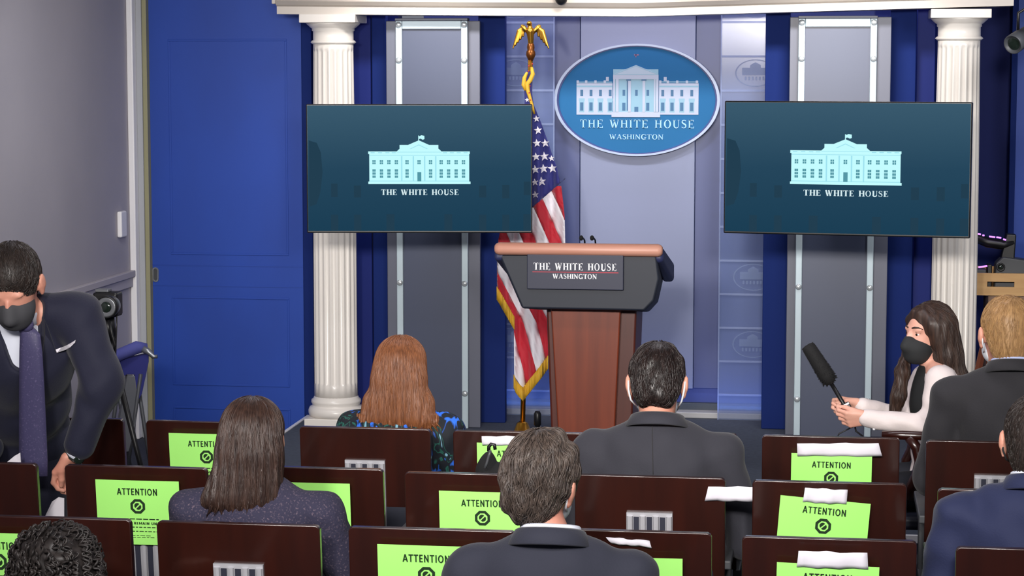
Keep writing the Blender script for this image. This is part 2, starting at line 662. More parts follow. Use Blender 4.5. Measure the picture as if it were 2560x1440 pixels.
def _dist(p, X, Y, Z):
    if p[0] == 'cone':
        a, b_ = p[1], p[2]
        ba = b_ - a
        l2 = float(ba @ ba) + 1e-12
        dx, dy, dz = X - a[0], Y - a[1], Z - a[2]
        t = np.clip((dx * ba[0] + dy * ba[1] + dz * ba[2]) / l2, 0, 1)
        q = (dx - t * ba[0]) ** 2 + (dy - t * ba[1]) ** 2 + (dz - t * ba[2]) ** 2
        return np.sqrt(q) - (p[3] + (p[4] - p[3]) * t)
    dx, dy, dz = X - p[1][0], Y - p[1][1], Z - p[1][2]
    r = p[2]
    if p[3] is not None:
        R = p[3]
        dx, dy, dz = (R[0, 0] * dx + R[1, 0] * dy + R[2, 0] * dz, R[0, 1] * dx + R[1, 1] * dy + R[2, 1] * dz, R[0, 2] * dx + R[1, 2] * dy + R[2, 2] * dz)
    k0 = np.sqrt((dx / r[0]) ** 2 + (dy / r[1]) ** 2 + (dz / r[2]) ** 2)
    k1 = np.sqrt((dx / r[0] ** 2) ** 2 + (dy / r[1] ** 2) ** 2 + (dz / r[2] ** 2) ** 2) + 1e-9
    return k0 * (k0 - 1) / k1


def surface(prims, h=.008, k=.03, disp=None, pad=.0):
    """smooth union of primitives -> (verts, quads) by surface nets."""
    lo = np.min([_bbox(p)[0] for p in prims if p[0] != 'sub'], 0) - .03 - pad
    hi = np.max([_bbox(p)[1] for p in prims if p[0] != 'sub'], 0) + .03 + pad
    n = np.ceil((hi - lo) / h).astype(int) + 1
    ax = [lo[i] + h * np.arange(n[i]) for i in range(3)]
    fld = np.full(n, .5, np.float32)
    for p in prims:
        neg = p[0] == 'sub'
        q = p[1] if neg else p
        kk = q[-1] if q[-1] is not None else k
        bl, bh = _bbox(q)
        m_ = kk + 2.5 * h + pad
        sl = []
        for i in range(3):
            a = max(int((bl[i] - m_ - lo[i]) / h), 0)
            e_ = min(int((bh[i] + m_ - lo[i]) / h) + 2, n[i])
            sl.append(slice(a, max(e_, a)))
        X = ax[0][sl[0]][:, None, None]
        Y = ax[1][sl[1]][None, :, None]
        Z = ax[2][sl[2]][None, None, :]
        d = _dist(q, X, Y, Z).astype(np.float32)
        f = fld[tuple(sl)]
        if f.size == 0:
            continue
        if neg:
            d = -d
            t = np.clip(.5 - .5 * (d - f) / kk, 0, 1)
            fld[tuple(sl)] = d + (f - d) * t + kk * t * (1 - t)
        else:
            t = np.clip(.5 + .5 * (d - f) / kk, 0, 1)
            fld[tuple(sl)] = d + (f - d) * t - kk * t * (1 - t)
    if disp is not None:
        fld = fld + disp(ax[0][:, None, None], ax[1][None, :, None], ax[2][None, None, :]).astype(np.float32)
    s_ = fld < 0
    c8 = [s_[i:n[0] - 1 + i, j:n[1] - 1 + j, l:n[2] - 1 + l] for i in (0, 1) for j in (0, 1) for l in (0, 1)]
    cnt = np.zeros(c8[0].shape, np.int8)
    for c_ in c8:
        cnt += c_
    act = (cnt > 0) & (cnt < 8)
    I, J, K = np.nonzero(act)
    ids = -np.ones(act.shape, np.int64)
    ids[I, J, K] = np.arange(len(I))
    pos = np.zeros((len(I), 3))
    num = np.zeros(len(I))
    corners = [(i, j, l) for i in (0, 1) for j in (0, 1) for l in (0, 1)]
    vals = {c_: fld[I + c_[0], J + c_[1], K + c_[2]] for c_ in corners}
    for c_ in corners:
        for axis in range(3):
            if c_[axis] == 0:
                e_ = list(c_)
                e_[axis] = 1
                e_ = tuple(e_)
                va, vb = vals[c_], vals[e_]
                mk = (va < 0) != (vb < 0)
                t = np.where(mk, va / np.where(mk, va - vb, 1), 0)
                for q in range(3):
                    pos[:, q] += np.where(mk, c_[q] + (t if q == axis else 0), 0)
                num += mk
    pos = pos / num[:, None] + np.stack([I, J, K], 1)
    verts = lo + pos * h
    quads = []
    for axis in range(3):
        a1, a2 = (axis + 1) % 3, (axis + 2) % 3
        s0 = [slice(None)] * 3
        s1 = [slice(None)] * 3
        s0[axis] = slice(0, -1)
        s1[axis] = slice(1, None)
        d0, d1 = s_[tuple(s0)], s_[tuple(s1)]
        P = np.argwhere(d0 != d1)
        P = P[(P[:, a1] > 0) & (P[:, a2] > 0) & (P[:, a1] < n[a1] - 1) & (P[:, a2] < n[a2] - 1)]
        if len(P) == 0:
            continue
        ins = d0[P[:, 0], P[:, 1], P[:, 2]]

        def cid(o1, o2):
            Q = P.copy()
            Q[:, a1] += o1
            Q[:, a2] += o2
            return ids[Q[:, 0], Q[:, 1], Q[:, 2]]
        q = np.stack([cid(-1, -1), cid(0, -1), cid(0, 0), cid(-1, 0)], 1)
        q[~ins] = q[~ins][:, ::-1]
        quads.append(q)
    return verts, np.concatenate(quads)


def nmesh(name, parts, mats, parent=None, loc=None, smooth=True):
    """parts: list of (verts, faces, material index) in world coordinates -> one mesh object."""
    off = np.array(world_loc(parent) if parent is not None else loc, float)
    vs, fs, mi = [], [], []
    n = 0
    for v, f, m_ in parts:
        vs.append(np.asarray(v, float) - off)
        ff = f.tolist() if isinstance(f, np.ndarray) else [tuple(q) for q in f]
        fs += [[i + n for i in q] for q in ff]
        mi += [m_] * len(ff)
        n += len(v)
    me = bpy.data.meshes.new(name)
    me.from_pydata(np.concatenate(vs).tolist(), [], fs)
    for q in (mats if isinstance(mats, (list, tuple)) else [mats]):
        me.materials.append(M[q])
    me.polygons.foreach_set('material_index', mi)
    me.polygons.foreach_set('use_smooth', [smooth] * len(fs))
    me.update()
    o = bpy.data.objects.new(name, me)
    C.objects.link(o)
    if parent is not None:
        o.parent = parent
    else:
        o.location = Vector(off)
    return o


def normals(v, q):
    nrm = np.zeros_like(v)
    fn = np.cross(v[q[:, 2]] - v[q[:, 0]], v[q[:, 3]] - v[q[:, 1]])
    for i in range(4):
        np.add.at(nrm, q[:, i], fn)
    return nrm / (np.linalg.norm(nrm, axis=1)[:, None] + 1e-9)


def strands(v, q, flow, n, steps, step, r0, lift=.002, keep=None, coil=None, rng=None, mess=.12, stop=None):
    """thin three-sided locks lying on the surface (v, q), following flow(p, normal)."""
    rng = rng or random.Random(3)
    nr = normals(v, q)
    kd = kdtree.KDTree(len(v))
    for i, p in enumerate(v):
        kd.insert(p, i)
    kd.balance()
    idx = [i for i in range(len(v)) if keep is None or keep(v[i], nr[i])]
    mb = MB()
    if not idx:
        return [], []
    for s_ in range(n):
        i = rng.choice(idx)
        p = Vector(v[i])
        nn = Vector(nr[i])
        pts, rad = [], []
        L = int(steps * rng.uniform(.7, 1.15)) + 1
        off = lift * rng.uniform(.2, 1.0)
        wob = Vector((rng.gauss(0, 1), rng.gauss(0, 1), rng.gauss(0, 1))) * mess
        r = r0 * rng.uniform(.6, 1.3)
        for j in range(L + 1):
            t = j / L
            pts.append(p + nn * (off + (coil[0] * .5 * (1 + math.sin(j * coil[1] + s_)) if coil else 0)))
            rad.append(max(r * (1 - t ** 2) ** .5, r * .15) if t > .3 else r * (.45 + 1.8 * t if t < .3 else 1))
            d = Vector(flow(p, nn)).normalized() + wob
            if coil:
                side = nn.cross(d).normalized()
                d = d.normalized() + side * (1.5 * math.cos(j * coil[1] + s_))
            d = d - nn * d.dot(nn)
            if d.length < 1e-6:
                break
            p2 = p + d.normalized() * step
            co, k, _ = kd.find(p2)
            n2 = Vector(nr[k])
            p2 = p2 - n2 * (p2 - Vector(co)).dot(n2)
            p, nn = p2, n2
            if stop is not None and stop(p, nn):
                break
        if len(pts) > 2:
            mb.tube(pts, rad[:len(pts)], 4)
    return mb.v, mb.f


def folds(amp, waves):
    def f(X, Y, Z):
        s_ = 0
        for a, (kx, ky, kz), ph in waves:
            s_ = s_ + a * np.sin(kx * X + ky * Y + kz * Z + ph)
        return amp * s_
    return f


# ================================================================== STRUCTURE
ST = .15                                   # stage height
XL = -4.011                                # left wall
YD = 12.639                                # plane of the sliding door
YC = 12.306                                # column line
YB = 12.95                                 # back of the stage


def struct(name, mb, mats, parent=None, **kw):
    o = mb.build(name, mats, parent, **kw)
    if parent is None:
        o['kind'] = 'structure'
    return o


struct('floor', MB().box(-5.2, 4.2, 1.5, 15, -.05, 0), 'carpet')
struct('ceiling', MB().box(-5.2, 4.2, 1.5, 15, 3.0, 3.05), 'beige_wall')
struct('wall_left', MB().box(XL - .12, XL, 1.5, YD - .08, 0, 3.0), 'beige_wall')
struct('baseboard_left', MB().box(XL, XL + .02, 1.5, YD - .1, 0, .11), 'beige_trim', bevel=.006)
mb = MB()
mb.box(XL, XL + .035, 1.5, YD - .12, .958, .996)
mb.box(XL, XL + .02, 1.5, YD - .12, .90, .958)
struct('trim_1', mb, 'beige_trim', bevel=.005)
# opening beside the door: white casing, grey jamb, olive weatherstrip
x1, x2, x3, x4 = [atY(p, 560, YD - .06).x for p in (331, 347, 361, 372)]
struct('trim_2', MB().box(x1, x2, YD - .12, YD - .02, 0, 3.0), 'white_trim', bevel=.008)
struct('trim_3', MB().box(x2, x3, YD - .06, YD + .06, 0, 3.0), 'grey_jamb', bevel=.004)
struct('trim_4', MB().box(x3, x4, YD - .05, YD + .06, 0, 3.0), 'olive_trim', bevel=.003)
p = atY(319, 580, YD - .3)
t5 = struct('trim_5', MB().box(XL, XL + .03, p.y - .05, p.y + .05, p.z - .03, p.z + .12), 'white_trim', bevel=.01)

# sliding door with raised panel mouldings and a recessed pull
dx0, dx1 = x4, atY(757, 560, YD).x
door = struct('door_1', MB().box(dx0, dx1, YD, YD + .05, 0, 3.0), 'door_blue')


def frame_ring(mb, x0, x1, z0, z1, y, w, th):
    mb.box(x0, x1, y - th, y, z0, z0 + w)
    mb.box(x0, x1, y - th, y, z1 - w, z1)
    mb.box(x0, x0 + w, y - th, y, z0 + w, z1 - w)
    mb.box(x1 - w, x1, y - th, y, z0 + w, z1 - w)


pa, pb = atY(428, 636, YD), atY(722, 636, YD)
for z0, z1 in ((atY(428, 636, YD).z, 2.33), (atY(428, 962, YD).z, atY(428, 740, YD).z), (.03, atY(428, 990, YD).z - .06)):
    mb = MB()
    frame_ring(mb, pa.x, pb.x, z0, z1, YD, .012, .004)
    struct('door_panel', mb, 'door_blue', door, bevel=.003)
mb = MB()
mb.box(dx0, dx1, YD - .003, YD, atY(428, 661, YD).z - .006, atY(428, 661, YD).z)
mb.box(dx0, dx1, YD - .003, YD, atY(428, 712, YD).z - .006, atY(428, 712, YD).z)
struct('door_rail', mb, 'door_blue', door)
h0, h1 = atY(381, 705, YD), atY(397, 668, YD)
cx, cz, hw, hh = (h0.x + h1.x) / 2, (h0.z + h1.z) / 2, (h1.x - h0.x) / 2, (h1.z - h0.z) / 2
outer = [(cx + hw * math.cos(a), cz + (hh - hw) * (1 if math.sin(a) > 0 else -1) + hw * math.sin(a)) for a in [i * math.pi / 8 + .01 for i in range(16)]]
inner = [(cx + (a - cx) * .55, cz + (z - cz) * .8) for a, z in outer]
mb = MB()
fr0 = FRONT((0, YD, 0))
for i in range(16):
    j = (i + 1) % 16
    mb.extr([outer[i], outer[j], inner[j], inner[i]], fr0, 0, .006)
pull = struct('door_pull', mb, 'grey_metal', door, bevel=.001)
struct('pull_recess', MB().extr(inner, fr0, 0, .001), 'dark_grey_plastic', pull)

# walls round and behind the stage
struct('wall_back_left', MB().box(dx1, atY(1000, 600, YB).x, YB - .02, YB + .1, 0, 3.0), 'navy_wall')
wb = struct('wall_back', MB().box(-2.35, .25, YB, YB + .1, 0, 3.0), 'blue_wall')
struct('wall_back_right', MB().box(.25, .74, YB - .02, YB + .1, 0, 3.0), 'navy_wall')
struct('wall_right', MB().box(.66, .74, 13.05, 14.4, 0, 3.0), 'navy_wall')
struct('wall_far', MB().box(.74, 4.2, 14.3, 14.4, 0, 3.0), 'navy_wall')
e0 = atY(2532, 500, 13.9)
struct('wall_far_return', MB().box(e0.x, e0.x + 1.2, 13.8, 13.9, 0, 3.0), 'door_blue')
struct('trim_6', MB().box(e0.x - .035, e0.x, 13.78, 13.9, 0, 3.0), 'navy_fabric', bevel=.004)

# vertical panels of the backdrop (each its own part)
def back_strip(name, px0, px1, Y, m, z0=ST + .16, z1=2.62, th=.03, parent=None):
    a, b_ = atY(px0, 600, Y).x, atY(px1, 600, Y).x
    return struct(name, MB().box(a, b_, Y, Y + th, z0, z1), m, parent, bevel=.003)


back_strip('backdrop_panel', 1450, 1735, YB - .05, 'pale_panel', parent=wb)
back_strip('backdrop_panel', 1384, 1449, YB - .02, 'mid_panel', parent=wb)
back_strip('backdrop_panel', 1736, 1799, YB - .02, 'mid_panel', parent=wb)
mb = MB().box(-2.35, .25, YB - .03, YB, ST, ST + .075)
struct('baseboard_back', mb, 'base_dark', bevel=.004)
mb = MB().box(-2.35, .25, YB - .13, YB - .03, ST, ST + .035)
struct('trim_7', mb, 'stage_edge', bevel=.006)

# navy pleats either side of the screens; first strip paints the door's shadow gap
nl = 0
for px0, px1, Y, m in ((757, 782, 12.60, 'navy_fabric'), (884, 930, 12.62, 'navy_wall'), (932, 968, 12.58, 'navy_fabric'), (1196, 1263, 12.50, 'navy_fabric'),
                       (1908, 1970, 12.50, 'navy_fabric'), (2216, 2282, 12.52, 'navy_fabric'), (2283, 2330, 12.60, 'navy_wall')):
    a, b_ = atY(px0, 600, Y).x, atY(px1, 600, Y).x
    nl += 1
    struct('trim_%d' % (10 + nl), MB().box(a, b_, Y, Y + .06, ST, 2.56), m, bevel=.006)

# stage platform
sx0 = atZ(752, 1056, ST).x
mb = MB().box(sx0, 1.02, 9.75, YB + .05, 0, ST)
stage = struct('stage_floor', mb, 'stage_carpet')
stage['kind'] = 'structure'
mb = MB()
mb.box(sx0 - .02, sx0, 9.73, YB, ST - .03, ST + .006)
mb.box(sx0 - .02, 1.02, 9.73, 9.75, ST - .03, ST + .006)
struct('stage_nosing', mb, 'white_trim', stage, bevel=.003)

# frosted glass screens with repeated ovals
def glass_screen(px0, px1, side, label, cx_px):
    Y = YB - .16
    a, b_ = atY(px0, 600, Y).x, atY(px1, 600, Y).x
    cxo = atY(cx_px, 600, Y).x
    root = thing('glass_screen', label, 'glass screen', (a, Y, ST))
    zt = [atY(1800, y, Y).z for y in (985, 903, 819, 735, 650)]
    ph = (zt[-1] - zt[0]) / 4
    z = zt[0] - ph
    k = 0
    while z < 2.6:
        zz0, zz1 = max(z, ST), min(z + ph, 2.62)
        struct('glass_pane', MB().box(a, b_, Y, Y + .012, zz0 + .001, zz1 - .001), 'glass_pane', root)
        mb = MB().box(a, b_, Y - .002, Y, zz1 - .009, zz1 + .003)
        struct('frosted_band', mb, 'glass_frost', root)
        if k % 2 == 0 and zz1 - zz0 > ph * .8:
            fr = FRONT((cxo, Y, (z + z + ph) / 2))
            rx, rz = .115, ph * .40
            clip = lambda q: (min(max(q[0], a - cxo), b_ - cxo), q[1])
            mb = MB()
            n_ = 36
            for i in range(n_):
                q = [(rx * s_ * math.cos(2 * math.pi * (i + j) / n_), rz * s_ * math.sin(2 * math.pi * (i + j) / n_)) for s_, j in ((1, 0), (1, 1), (.93, 1), (.93, 0))]
                q = [clip(p_) for p_ in q]
                if max(p_[0] for p_ in q) - min(p_[0] for p_ in q) > 1e-4:
                    mb.extr(q, fr, .0, .002)
            for r_ in ((-.075, .075, -.012, .03), (-.03, .03, .03, .045), (-.06, -.05, -.04, -.02), (-.04, -.03, -.04, -.02), (-.02, -.01, -.04, -.02), (.0, .01, -.04, -.02), (.02, .03, -.04, -.02), (.04, .05, -.04, -.02)):
                x0_, x1_ = max(r_[0], a - cxo), min(r_[1], b_ - cxo)
                if x1_ - x0_ > .003:
                    mb.rect(fr, x0_, x1_, r_[2], r_[3], 0, .002)
            tri = [clip(p_) for p_ in ((-.03, .045), (.03, .045), (0, .062))]
            if max(p_[0] for p_ in tri) - min(p_[0] for p_ in tri) > .005:
                mb.extr(tri, fr, 0, .002)
            struct('oval_print', mb, 'glass_print', root)
        k += 1
        z += ph
    mb = MB().box(a - .004, a + .004, Y - .003, Y + .014, ST, 2.6) if side > 0 else MB().box(b_ - .004, b_ + .004, Y - .003, Y + .014, ST, 2.6)
    struct('glass_edge', mb, 'glass_frost', root)


glass_screen(1262, 1384, -1, 'frosted glass screen with oval prints behind the flag', 1290)
glass_screen(1799, 1912, 1, 'frosted glass screen with oval prints between sign and right screen', 1884)

# cornice carried by the columns
mb = MB()
cl = atY(690, 35, YC - .16)
cr = atY(2535, 14, YC - .16)
xs = [cl.x, (cl.x + cr.x) / 2, cr.x]
prof = [(.02, 0), (.02, .042), (-.0, .05), (-.025, .07), (.0, .085), (.0, .30), (-.05, .34), (-.05, .55)]   # (y offset, height)
cz0 = [cl.z, atY(1500, 41, YC - .16).z, cr.z]
rings = []
for x, z in zip(xs, cz0):
    ring = [(x, YC - .16 + a, z + b_) for a, b_ in prof] + [(x, YC + .16, z + .55), (x, YC + .16, z)]
    rings.append(ring)
mb.loft(rings)
corn = struct('trim_8', mb, 'cornice_white')
# ends of the fillet return round the corners
mb = MB()
for x, z in ((cl.x, cl.z), (cr.x, cr.z)):
    s_ = -1 if x == cl.x else 1
    mb.box(min(x, x + s_ * .02), max(x, x + s_ * .02), YC - .18, YC + .16, z + .055, z + .08)
struct('cornice_return', mb, 'cornice_white', corn, bevel=.004)

# ================================================================== COLUMNS
def column(px, label, ztop):
    base = atY(px, 1062, YC)
    top = atY(px, 300, YC)
    x = (base.x + top.x) / 2
    root = thing('fluted_column', label, 'column', (x, YC, ST), 'pair of white fluted columns')
    struct('plinth', MB().box(x - .152, x + .152, YC - .152, YC + .152, ST, ST + .055), 'column_white', root, bevel=.005)
    c = (x, YC, 0)
    prof = [(.150, ST + .055), (.158, ST + .075), (.158, ST + .09), (.150, ST + .108), (.138, ST + .114), (.134, ST + .122), (.142, ST + .135), (.140, ST + .148), (.128, ST + .158), (.124, ST + .17)]
    struct('base_moulding', MB().lathe(prof, c, 40), 'column_white', root, smooth=True)
    nf = 20
    seg = 8
    z0, z1 = ST + .165, ztop - .17
    prof = [(.124, z0), (.122, z0 + .07), (.122, z0 + .085), (.121, (z0 + z1) / 2 - .1), (.118, (z0 + z1) / 2 + .35), (.112, z1 - .045), (.112, z1 - .03), (.112, z1)]

    def flute(k, i):
        if k < 2 or k > 5:
            return 1
        t = (i % seg) / seg
        return 1 - .085 * (math.sin(math.pi * min(max((t - .12) / .76, 0), 1)) ** .7)
    struct('shaft', MB().lathe(prof, c, nf * seg, flute=flute), 'column_white', root, smooth=True)
    prof = [(.112, z1), (.120, z1 + .004), (.128, z1 + .012), (.120, z1 + .02), (.113, z1 + .024), (.113, z1 + .072), (.119, z1 + .076), (.119, z1 + .088), (.126, z1 + .092), (.148, z1 + .112), (.152, z1 + .118)]
    struct('capital', MB().lathe(prof, c, 48), 'column_white', root, smooth=True)
    struct('abacus', MB().box(x - .158, x + .158, YC - .158, YC + .158, z1 + .118, ztop - .004), 'column_white', root, bevel=.004)


column(838, 'white fluted column beside the blue sliding door', cl.z + .004)
column(2386, 'white fluted column behind the right-hand screen', cr.z - .012)

# ================================================================== SCREEN STANDS AND SCREENS
def screen_stand(name_label, px, tops):
    """px: outer left, rail left centre, rail right centre, outer right (at mid height)."""
    Y = 12.30
    X = [atY(q, 600, Y).x for q in px]
    zt = atY((px[0] + px[3]) / 2, tops[1], Y).z
    zo = atY((px[0] + px[3]) / 2, tops[0], Y).z
    root = thing('screen_stand', name_label, 'screen stand', ((X[0] + X[3]) / 2, Y, ST), 'grey screen stands')
    struct('side_board', MB().box(X[0], X[3], Y + .02, Y + .05, ST, zo), 'stand_grey_side', root, bevel=.004)
    struct('centre_board', MB().box(X[1], X[2], Y, Y + .02, ST, zt - .02), 'stand_grey', root)
    for x in (X[1], X[2]):
        rl = struct('rail', MB().box(x - .018, x + .018, Y - .022, Y, ST, zt), 'rail_white', root, bevel=.005)
        z = zt - .022
        while z > ST + .1:
            struct('bolt', MB().lathe([(.017, 0), (.017, .006), (.012, .011), (.002, .012)], (x, Y - .022, z), 14, (0, -1, 0)), 'bolt_metal', rl, smooth=True)
            z -= (.195 if z > zt - .1 else .62)
    struct('cross_rail', MB().box(X[1] + .018, X[2] - .018, Y - .02, Y, zt - .045, zt), 'rail_white', root, bevel=.004)
    struct('top_ledge', MB().box(X[1] - .02, X[2] + .02, Y - .03, Y + .04, zt, zt + .014), 'stand_grey_side', root, bevel=.003)
    return X, Y


SL = screen_stand('tall grey stand with white rails behind the left screen', (966, 1001, 1163, 1199), (52, 52))
SR = screen_stand('tall grey stand with white rails behind the right-hand screen', (1968, 1998, 2176, 2220), (42, 46))


def television(label, pl, pr, y_l, y_r, dl, dr, logo, stand):
    """pl/pr px of the left/right edge, y_* (top, bottom) px there, d* distance there."""
    a = atD(pl, (y_l[0] + y_l[1]) / 2, dl)
    b_ = atD(pr, (y_r[0] + y_r[1]) / 2, dr)
    H = (atD(pl, y_l[0], dl).z - atD(pl, y_l[1], dl).z + atD(pr, y_r[0], dr).z - atD(pr, y_r[1], dr).z) / 2
    mid = (a + b_) / 2
    u = V3((b_.x - a.x, b_.y - a.y, 0))
    W = u.length
    u.normalize()
    v = V3((0, 0, 1))
    w = u.cross(v).normalized()
    if w.y > 0:
        w = -w
    fr = (mid, u, v, w)
    root = thing('television', label, 'television', (mid.x, mid.y, mid.z - H / 2), 'wall televisions')
    struct('housing', MB().rect(fr, -W / 2, W / 2, -H / 2, H / 2, -.045, 0), 'tv_black', root, bevel=.006)
    bz = .007
    pn = struct('display', MB().rect(fr, -W / 2 + bz, W / 2 - bz, -H / 2 + bz + .004, H / 2 - bz, 0, .002), 'tv_image', root)
    # wall mount
    st_y = 12.28
    back = mid - w * .045
    struct('mount_arm', MB().box(mid.x - .09, mid.x + .09, back.y - .01, st_y, mid.z - .09, mid.z + .09), 'dark_grey_plastic', root, bevel=.006)
    # picture: ghosted facade
    sx, sz = W / 565., H / 323.
    G = lambda px, py: ((px - 1048) * sx, -(py - 421) * sz)
    mb = MB()
    for x, y, w_, h_ in ((835, 475, 16, 34), (893, 478, 18, 30), (1206, 478, 18, 30), (1264, 478, 18, 34), (835, 558, 18, 44), (893, 558, 18, 44), (975, 558, 20, 46), (1120, 558, 20, 46), (1206, 558, 18, 44), (1264, 558, 18, 44), (1317, 470, 16, 34), (1317, 555, 18, 40)):
        p0, p1 = G(x - w_ / 2, y + h_ / 2), G(x + w_ / 2, y - h_ / 2)
        struct('ghost_window', MB().rect(fr, p0[0], min(p1[0], W / 2 - .01), max(p0[1], -H / 2 + .014), p1[1], .002, .0022), 'tv_ghost', pn)
    tree = [G(x, y) for x, y in ((772, 350), (792, 356), (802, 380), (806, 430), (800, 480), (790, 510), (772, 516))]
    mb.extr(tree, fr, .002, .0022)
    struct('ghost_tree', mb, 'tv_ghost', pn)
    # logo, drawn on a 2274 x 1440 sheet covering 300 x 190 px
    ox, oy, ks = logo
    L = lambda x, y: ((ox + (x - 1120) / 7.58 * ks - 1048) * sx, -(oy + (y - 750) / 7.58 * ks - 421) * sz)

    def poly(mb_, pts, c):
        mb_.extr([L(*q) for q in pts], fr, .002, c)
    mb = MB()
    R4 = lambda x0, y0, x1, y1: [(x0, y0), (x1, y0), (x1, y1), (x0, y1)]
    for q in (R4(175, 500, 2068, 1025), R4(155, 450, 2080, 500), R4(155, 1022, 2092, 1070), [(690, 455), (1550, 455), (1490, 400), (750, 400)], R4(750, 328, 1485, 402), [(905, 330), (1115, 240), (1315, 330)], R4(1105, 150, 1120, 245),
              [(1118, 165), (1165, 145), (1220, 155), (1222, 215), (1190, 230), (1150, 208), (1118, 215)]):
        poly(mb, q, .0030)
    lg = struct('logo', mb, 'tv_logo', pn)
    mb = MB()
    for x in (790, 1010, 1225, 1435):
        poly(mb, R4(x - 12, 540, x + 12, 1020), .0034)
    for q in (R4(175, 518, 2068, 530), R4(700, 458, 1540, 468), [(940, 402), (1115, 318), (1290, 402), (1260, 402), (1115, 334), (970, 402)], R4(180, 1005, 2065, 1018)):
        poly(mb, q, .0034)
    for x in (240, 380, 520, 640, 1610, 1740, 1870, 2000):
        poly(mb, R4(x - 38, 466, x + 38, 482), .0034)
    struct('logo_lines', mb, 'tv_logo_shade', lg)
    for x in (265, 405, 547, 688, 890, 1118, 1336, 1537, 1678, 1820, 1960):
        mb = MB()
        for dx in (-17, 17):
            for y in (632, 674):
                poly(mb, R4(x + dx - 14, y - 18, x + dx + 14, y + 18), .0036)
        struct('logo_window', mb, 'tv_window', lg)
        mb = MB()
        if x != 1118:
            for y in (812, 870, 928):
                for dx in (-16, 16):
                    poly(mb, R4(x + dx - 15, y - 22, x + dx + 15, y + 22), .0036)
            struct('logo_window', mb, 'tv_window', lg)
    mb = MB()
    poly(mb, R4(1085, 842, 1160, 1018), .0036)
    struct('logo_door', mb, 'tv_window', lg)
    a0, b0 = L(395, 1278)
    a1, b1 = L(1865, 1172)
    write_words('lettering', 'tv_text', pn, 'THE WHITE HOUSE', fr, a0, a1, b0, b1, .002, .003, .16, S=.24)


television('flat screen with pale building logo overlapping the flag and left column', 766, 1331, (259, 582), (261, 586), 11.40, 11.40, (1047.5, 417, 1.), SL)
television('flat screen with pale building logo above the microphone-holding woman', 1810, 2428, (257, 590), (250, 592), 10.95, 10.62, (1047.5, 417, 1.), SR)

# ================================================================== OVAL SIGN
so = atY(1592, 250, YB - .10)
sw_ = (atY(1800, 250, YB - .10).x - atY(1385, 250, YB - .10).x) / 2
sh_ = (atY(1592, 110, YB - .10).z - atY(1592, 391, YB - .10).z) / 2
fr = FRONT((so.x, YB - .10, so.z))
sign = thing('oval_sign', 'blue oval sign with white building emblem and pale rim on backdrop', 'sign', (so.x, YB - .10, so.z - sh_))
E_ = lambda s_, n=72: [(sw_ * s_ * math.cos(2 * math.pi * i / n), sh_ * s_ * math.sin(2 * math.pi * i / n)) for i in range(n)]
mb = MB()
mb.extr(E_(.955), fr, -.05, 0)
board = struct('sign_board', mb, 'sign_blue', sign)


def ring(mb, s0, s1, c0, c1, n=72, dd0=0., dd1=0.):
    o_, i_ = E_(s1, n), E_(s0, n)
    for i in range(n):
        j = (i + 1) % n
        mb.extr([o_[i], o_[j], i_[j], i_[i]], fr, c0, c1)


mb = MB()
ring(mb, .965, 1., -.05, .016)
struct('rim', mb, 'sign_rim', sign)
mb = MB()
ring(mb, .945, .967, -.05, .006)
struct('rim_inner_line', mb, 'sign_line', sign)  # navy line of the sign itself, just inside the pale rim
PXM = (2 * sw_) / 415.
S6 = lambda x, y: ((1430 + x / 6.857 - 1592) * PXM, -(160 + y / 6.857 - 250) * PXM)
sp = lambda mb_, pts, c0, c1: mb_.extr([S6(*q) for q in pts], fr, c0, c1)
R4 = lambda x0, y0, x1, y1: [(x0, y0), (x1, y0), (x1, y1), (x0, y1)]
WING = {}
for sd_, wall, pil, ledge, par, win in ((0, R4(75, 330, 695, 870), (95, 240, 400, 560), R4(78, 372, 690, 400), R4(80, 305, 690, 322), (165, 325, 487, 655)),
                                        (1, R4(1490, 330, 2165, 865), (1510, 1640, 1800, 1965, 2135), R4(1495, 372, 2160, 400), R4(1490, 300, 2160, 318), (1555, 1715, 1880, 2050))):
    mb = MB()
    sp(mb, wall, 0, .003)
    for x in pil:
        sp(mb, R4(x - 20, 285, x + 20, 335), 0, .003)
    wing = struct('emblem_wing', mb, 'emblem_white', board)
    mb = MB()
    sp(mb, ledge, 0, .0034)
    struct('emblem_ledge', mb, 'emblem_mid', wing)
    mb = MB()
    sp(mb, par, 0, .002)
    struct('emblem_parapet', mb, 'emblem_mid', wing)
    for x in win:
        mb = MB()
        sp(mb, R4(x - 50, 590, x + 50, 640), 0, .0034)
        sp(mb, R4(x - 44, 635, x + 44, 830), 0, .0033)
        struct('emblem_surround', mb, 'emblem_mid', wing)
        for y0_, y1_, hw_ in ((445, 552, 24), (660, 802, 28)):
            mb = MB()
            sp(mb, R4(x - hw_, y0_, x + hw_, y1_), 0, .0045)
            struct('emblem_window', mb, 'emblem_window', wing)
mb = MB()
sp(mb, R4(715, 255, 1480, 830), 0, .004)
sp(mb, R4(705, 95, 1478, 185), 0, .004)
port = struct('emblem_portico', mb, 'emblem_mid', board)
mb = MB()
sp(mb, [(705, 182), (1095, 22), (1482, 182)], 0, .008)
struct('emblem_pediment', mb, 'emblem_pale', port)
mb = MB()
sp(mb, R4(705, 188, 1482, 262), 0, .008)
sp(mb, R4(680, 820, 1512, 908), 0, .008)
for x0, x1 in ((708, 738), (752, 800), (962, 1010), (1210, 1255), (1405, 1430), (1440, 1482)):
    sp(mb, R4(x0, 262, x1, 825), 0, .008)
for x in (605, 1595):
    sp(mb, R4(x - 25, 225, x + 25, 295), 0, .003)
struct('emblem_columns', mb, 'emblem_white', port)
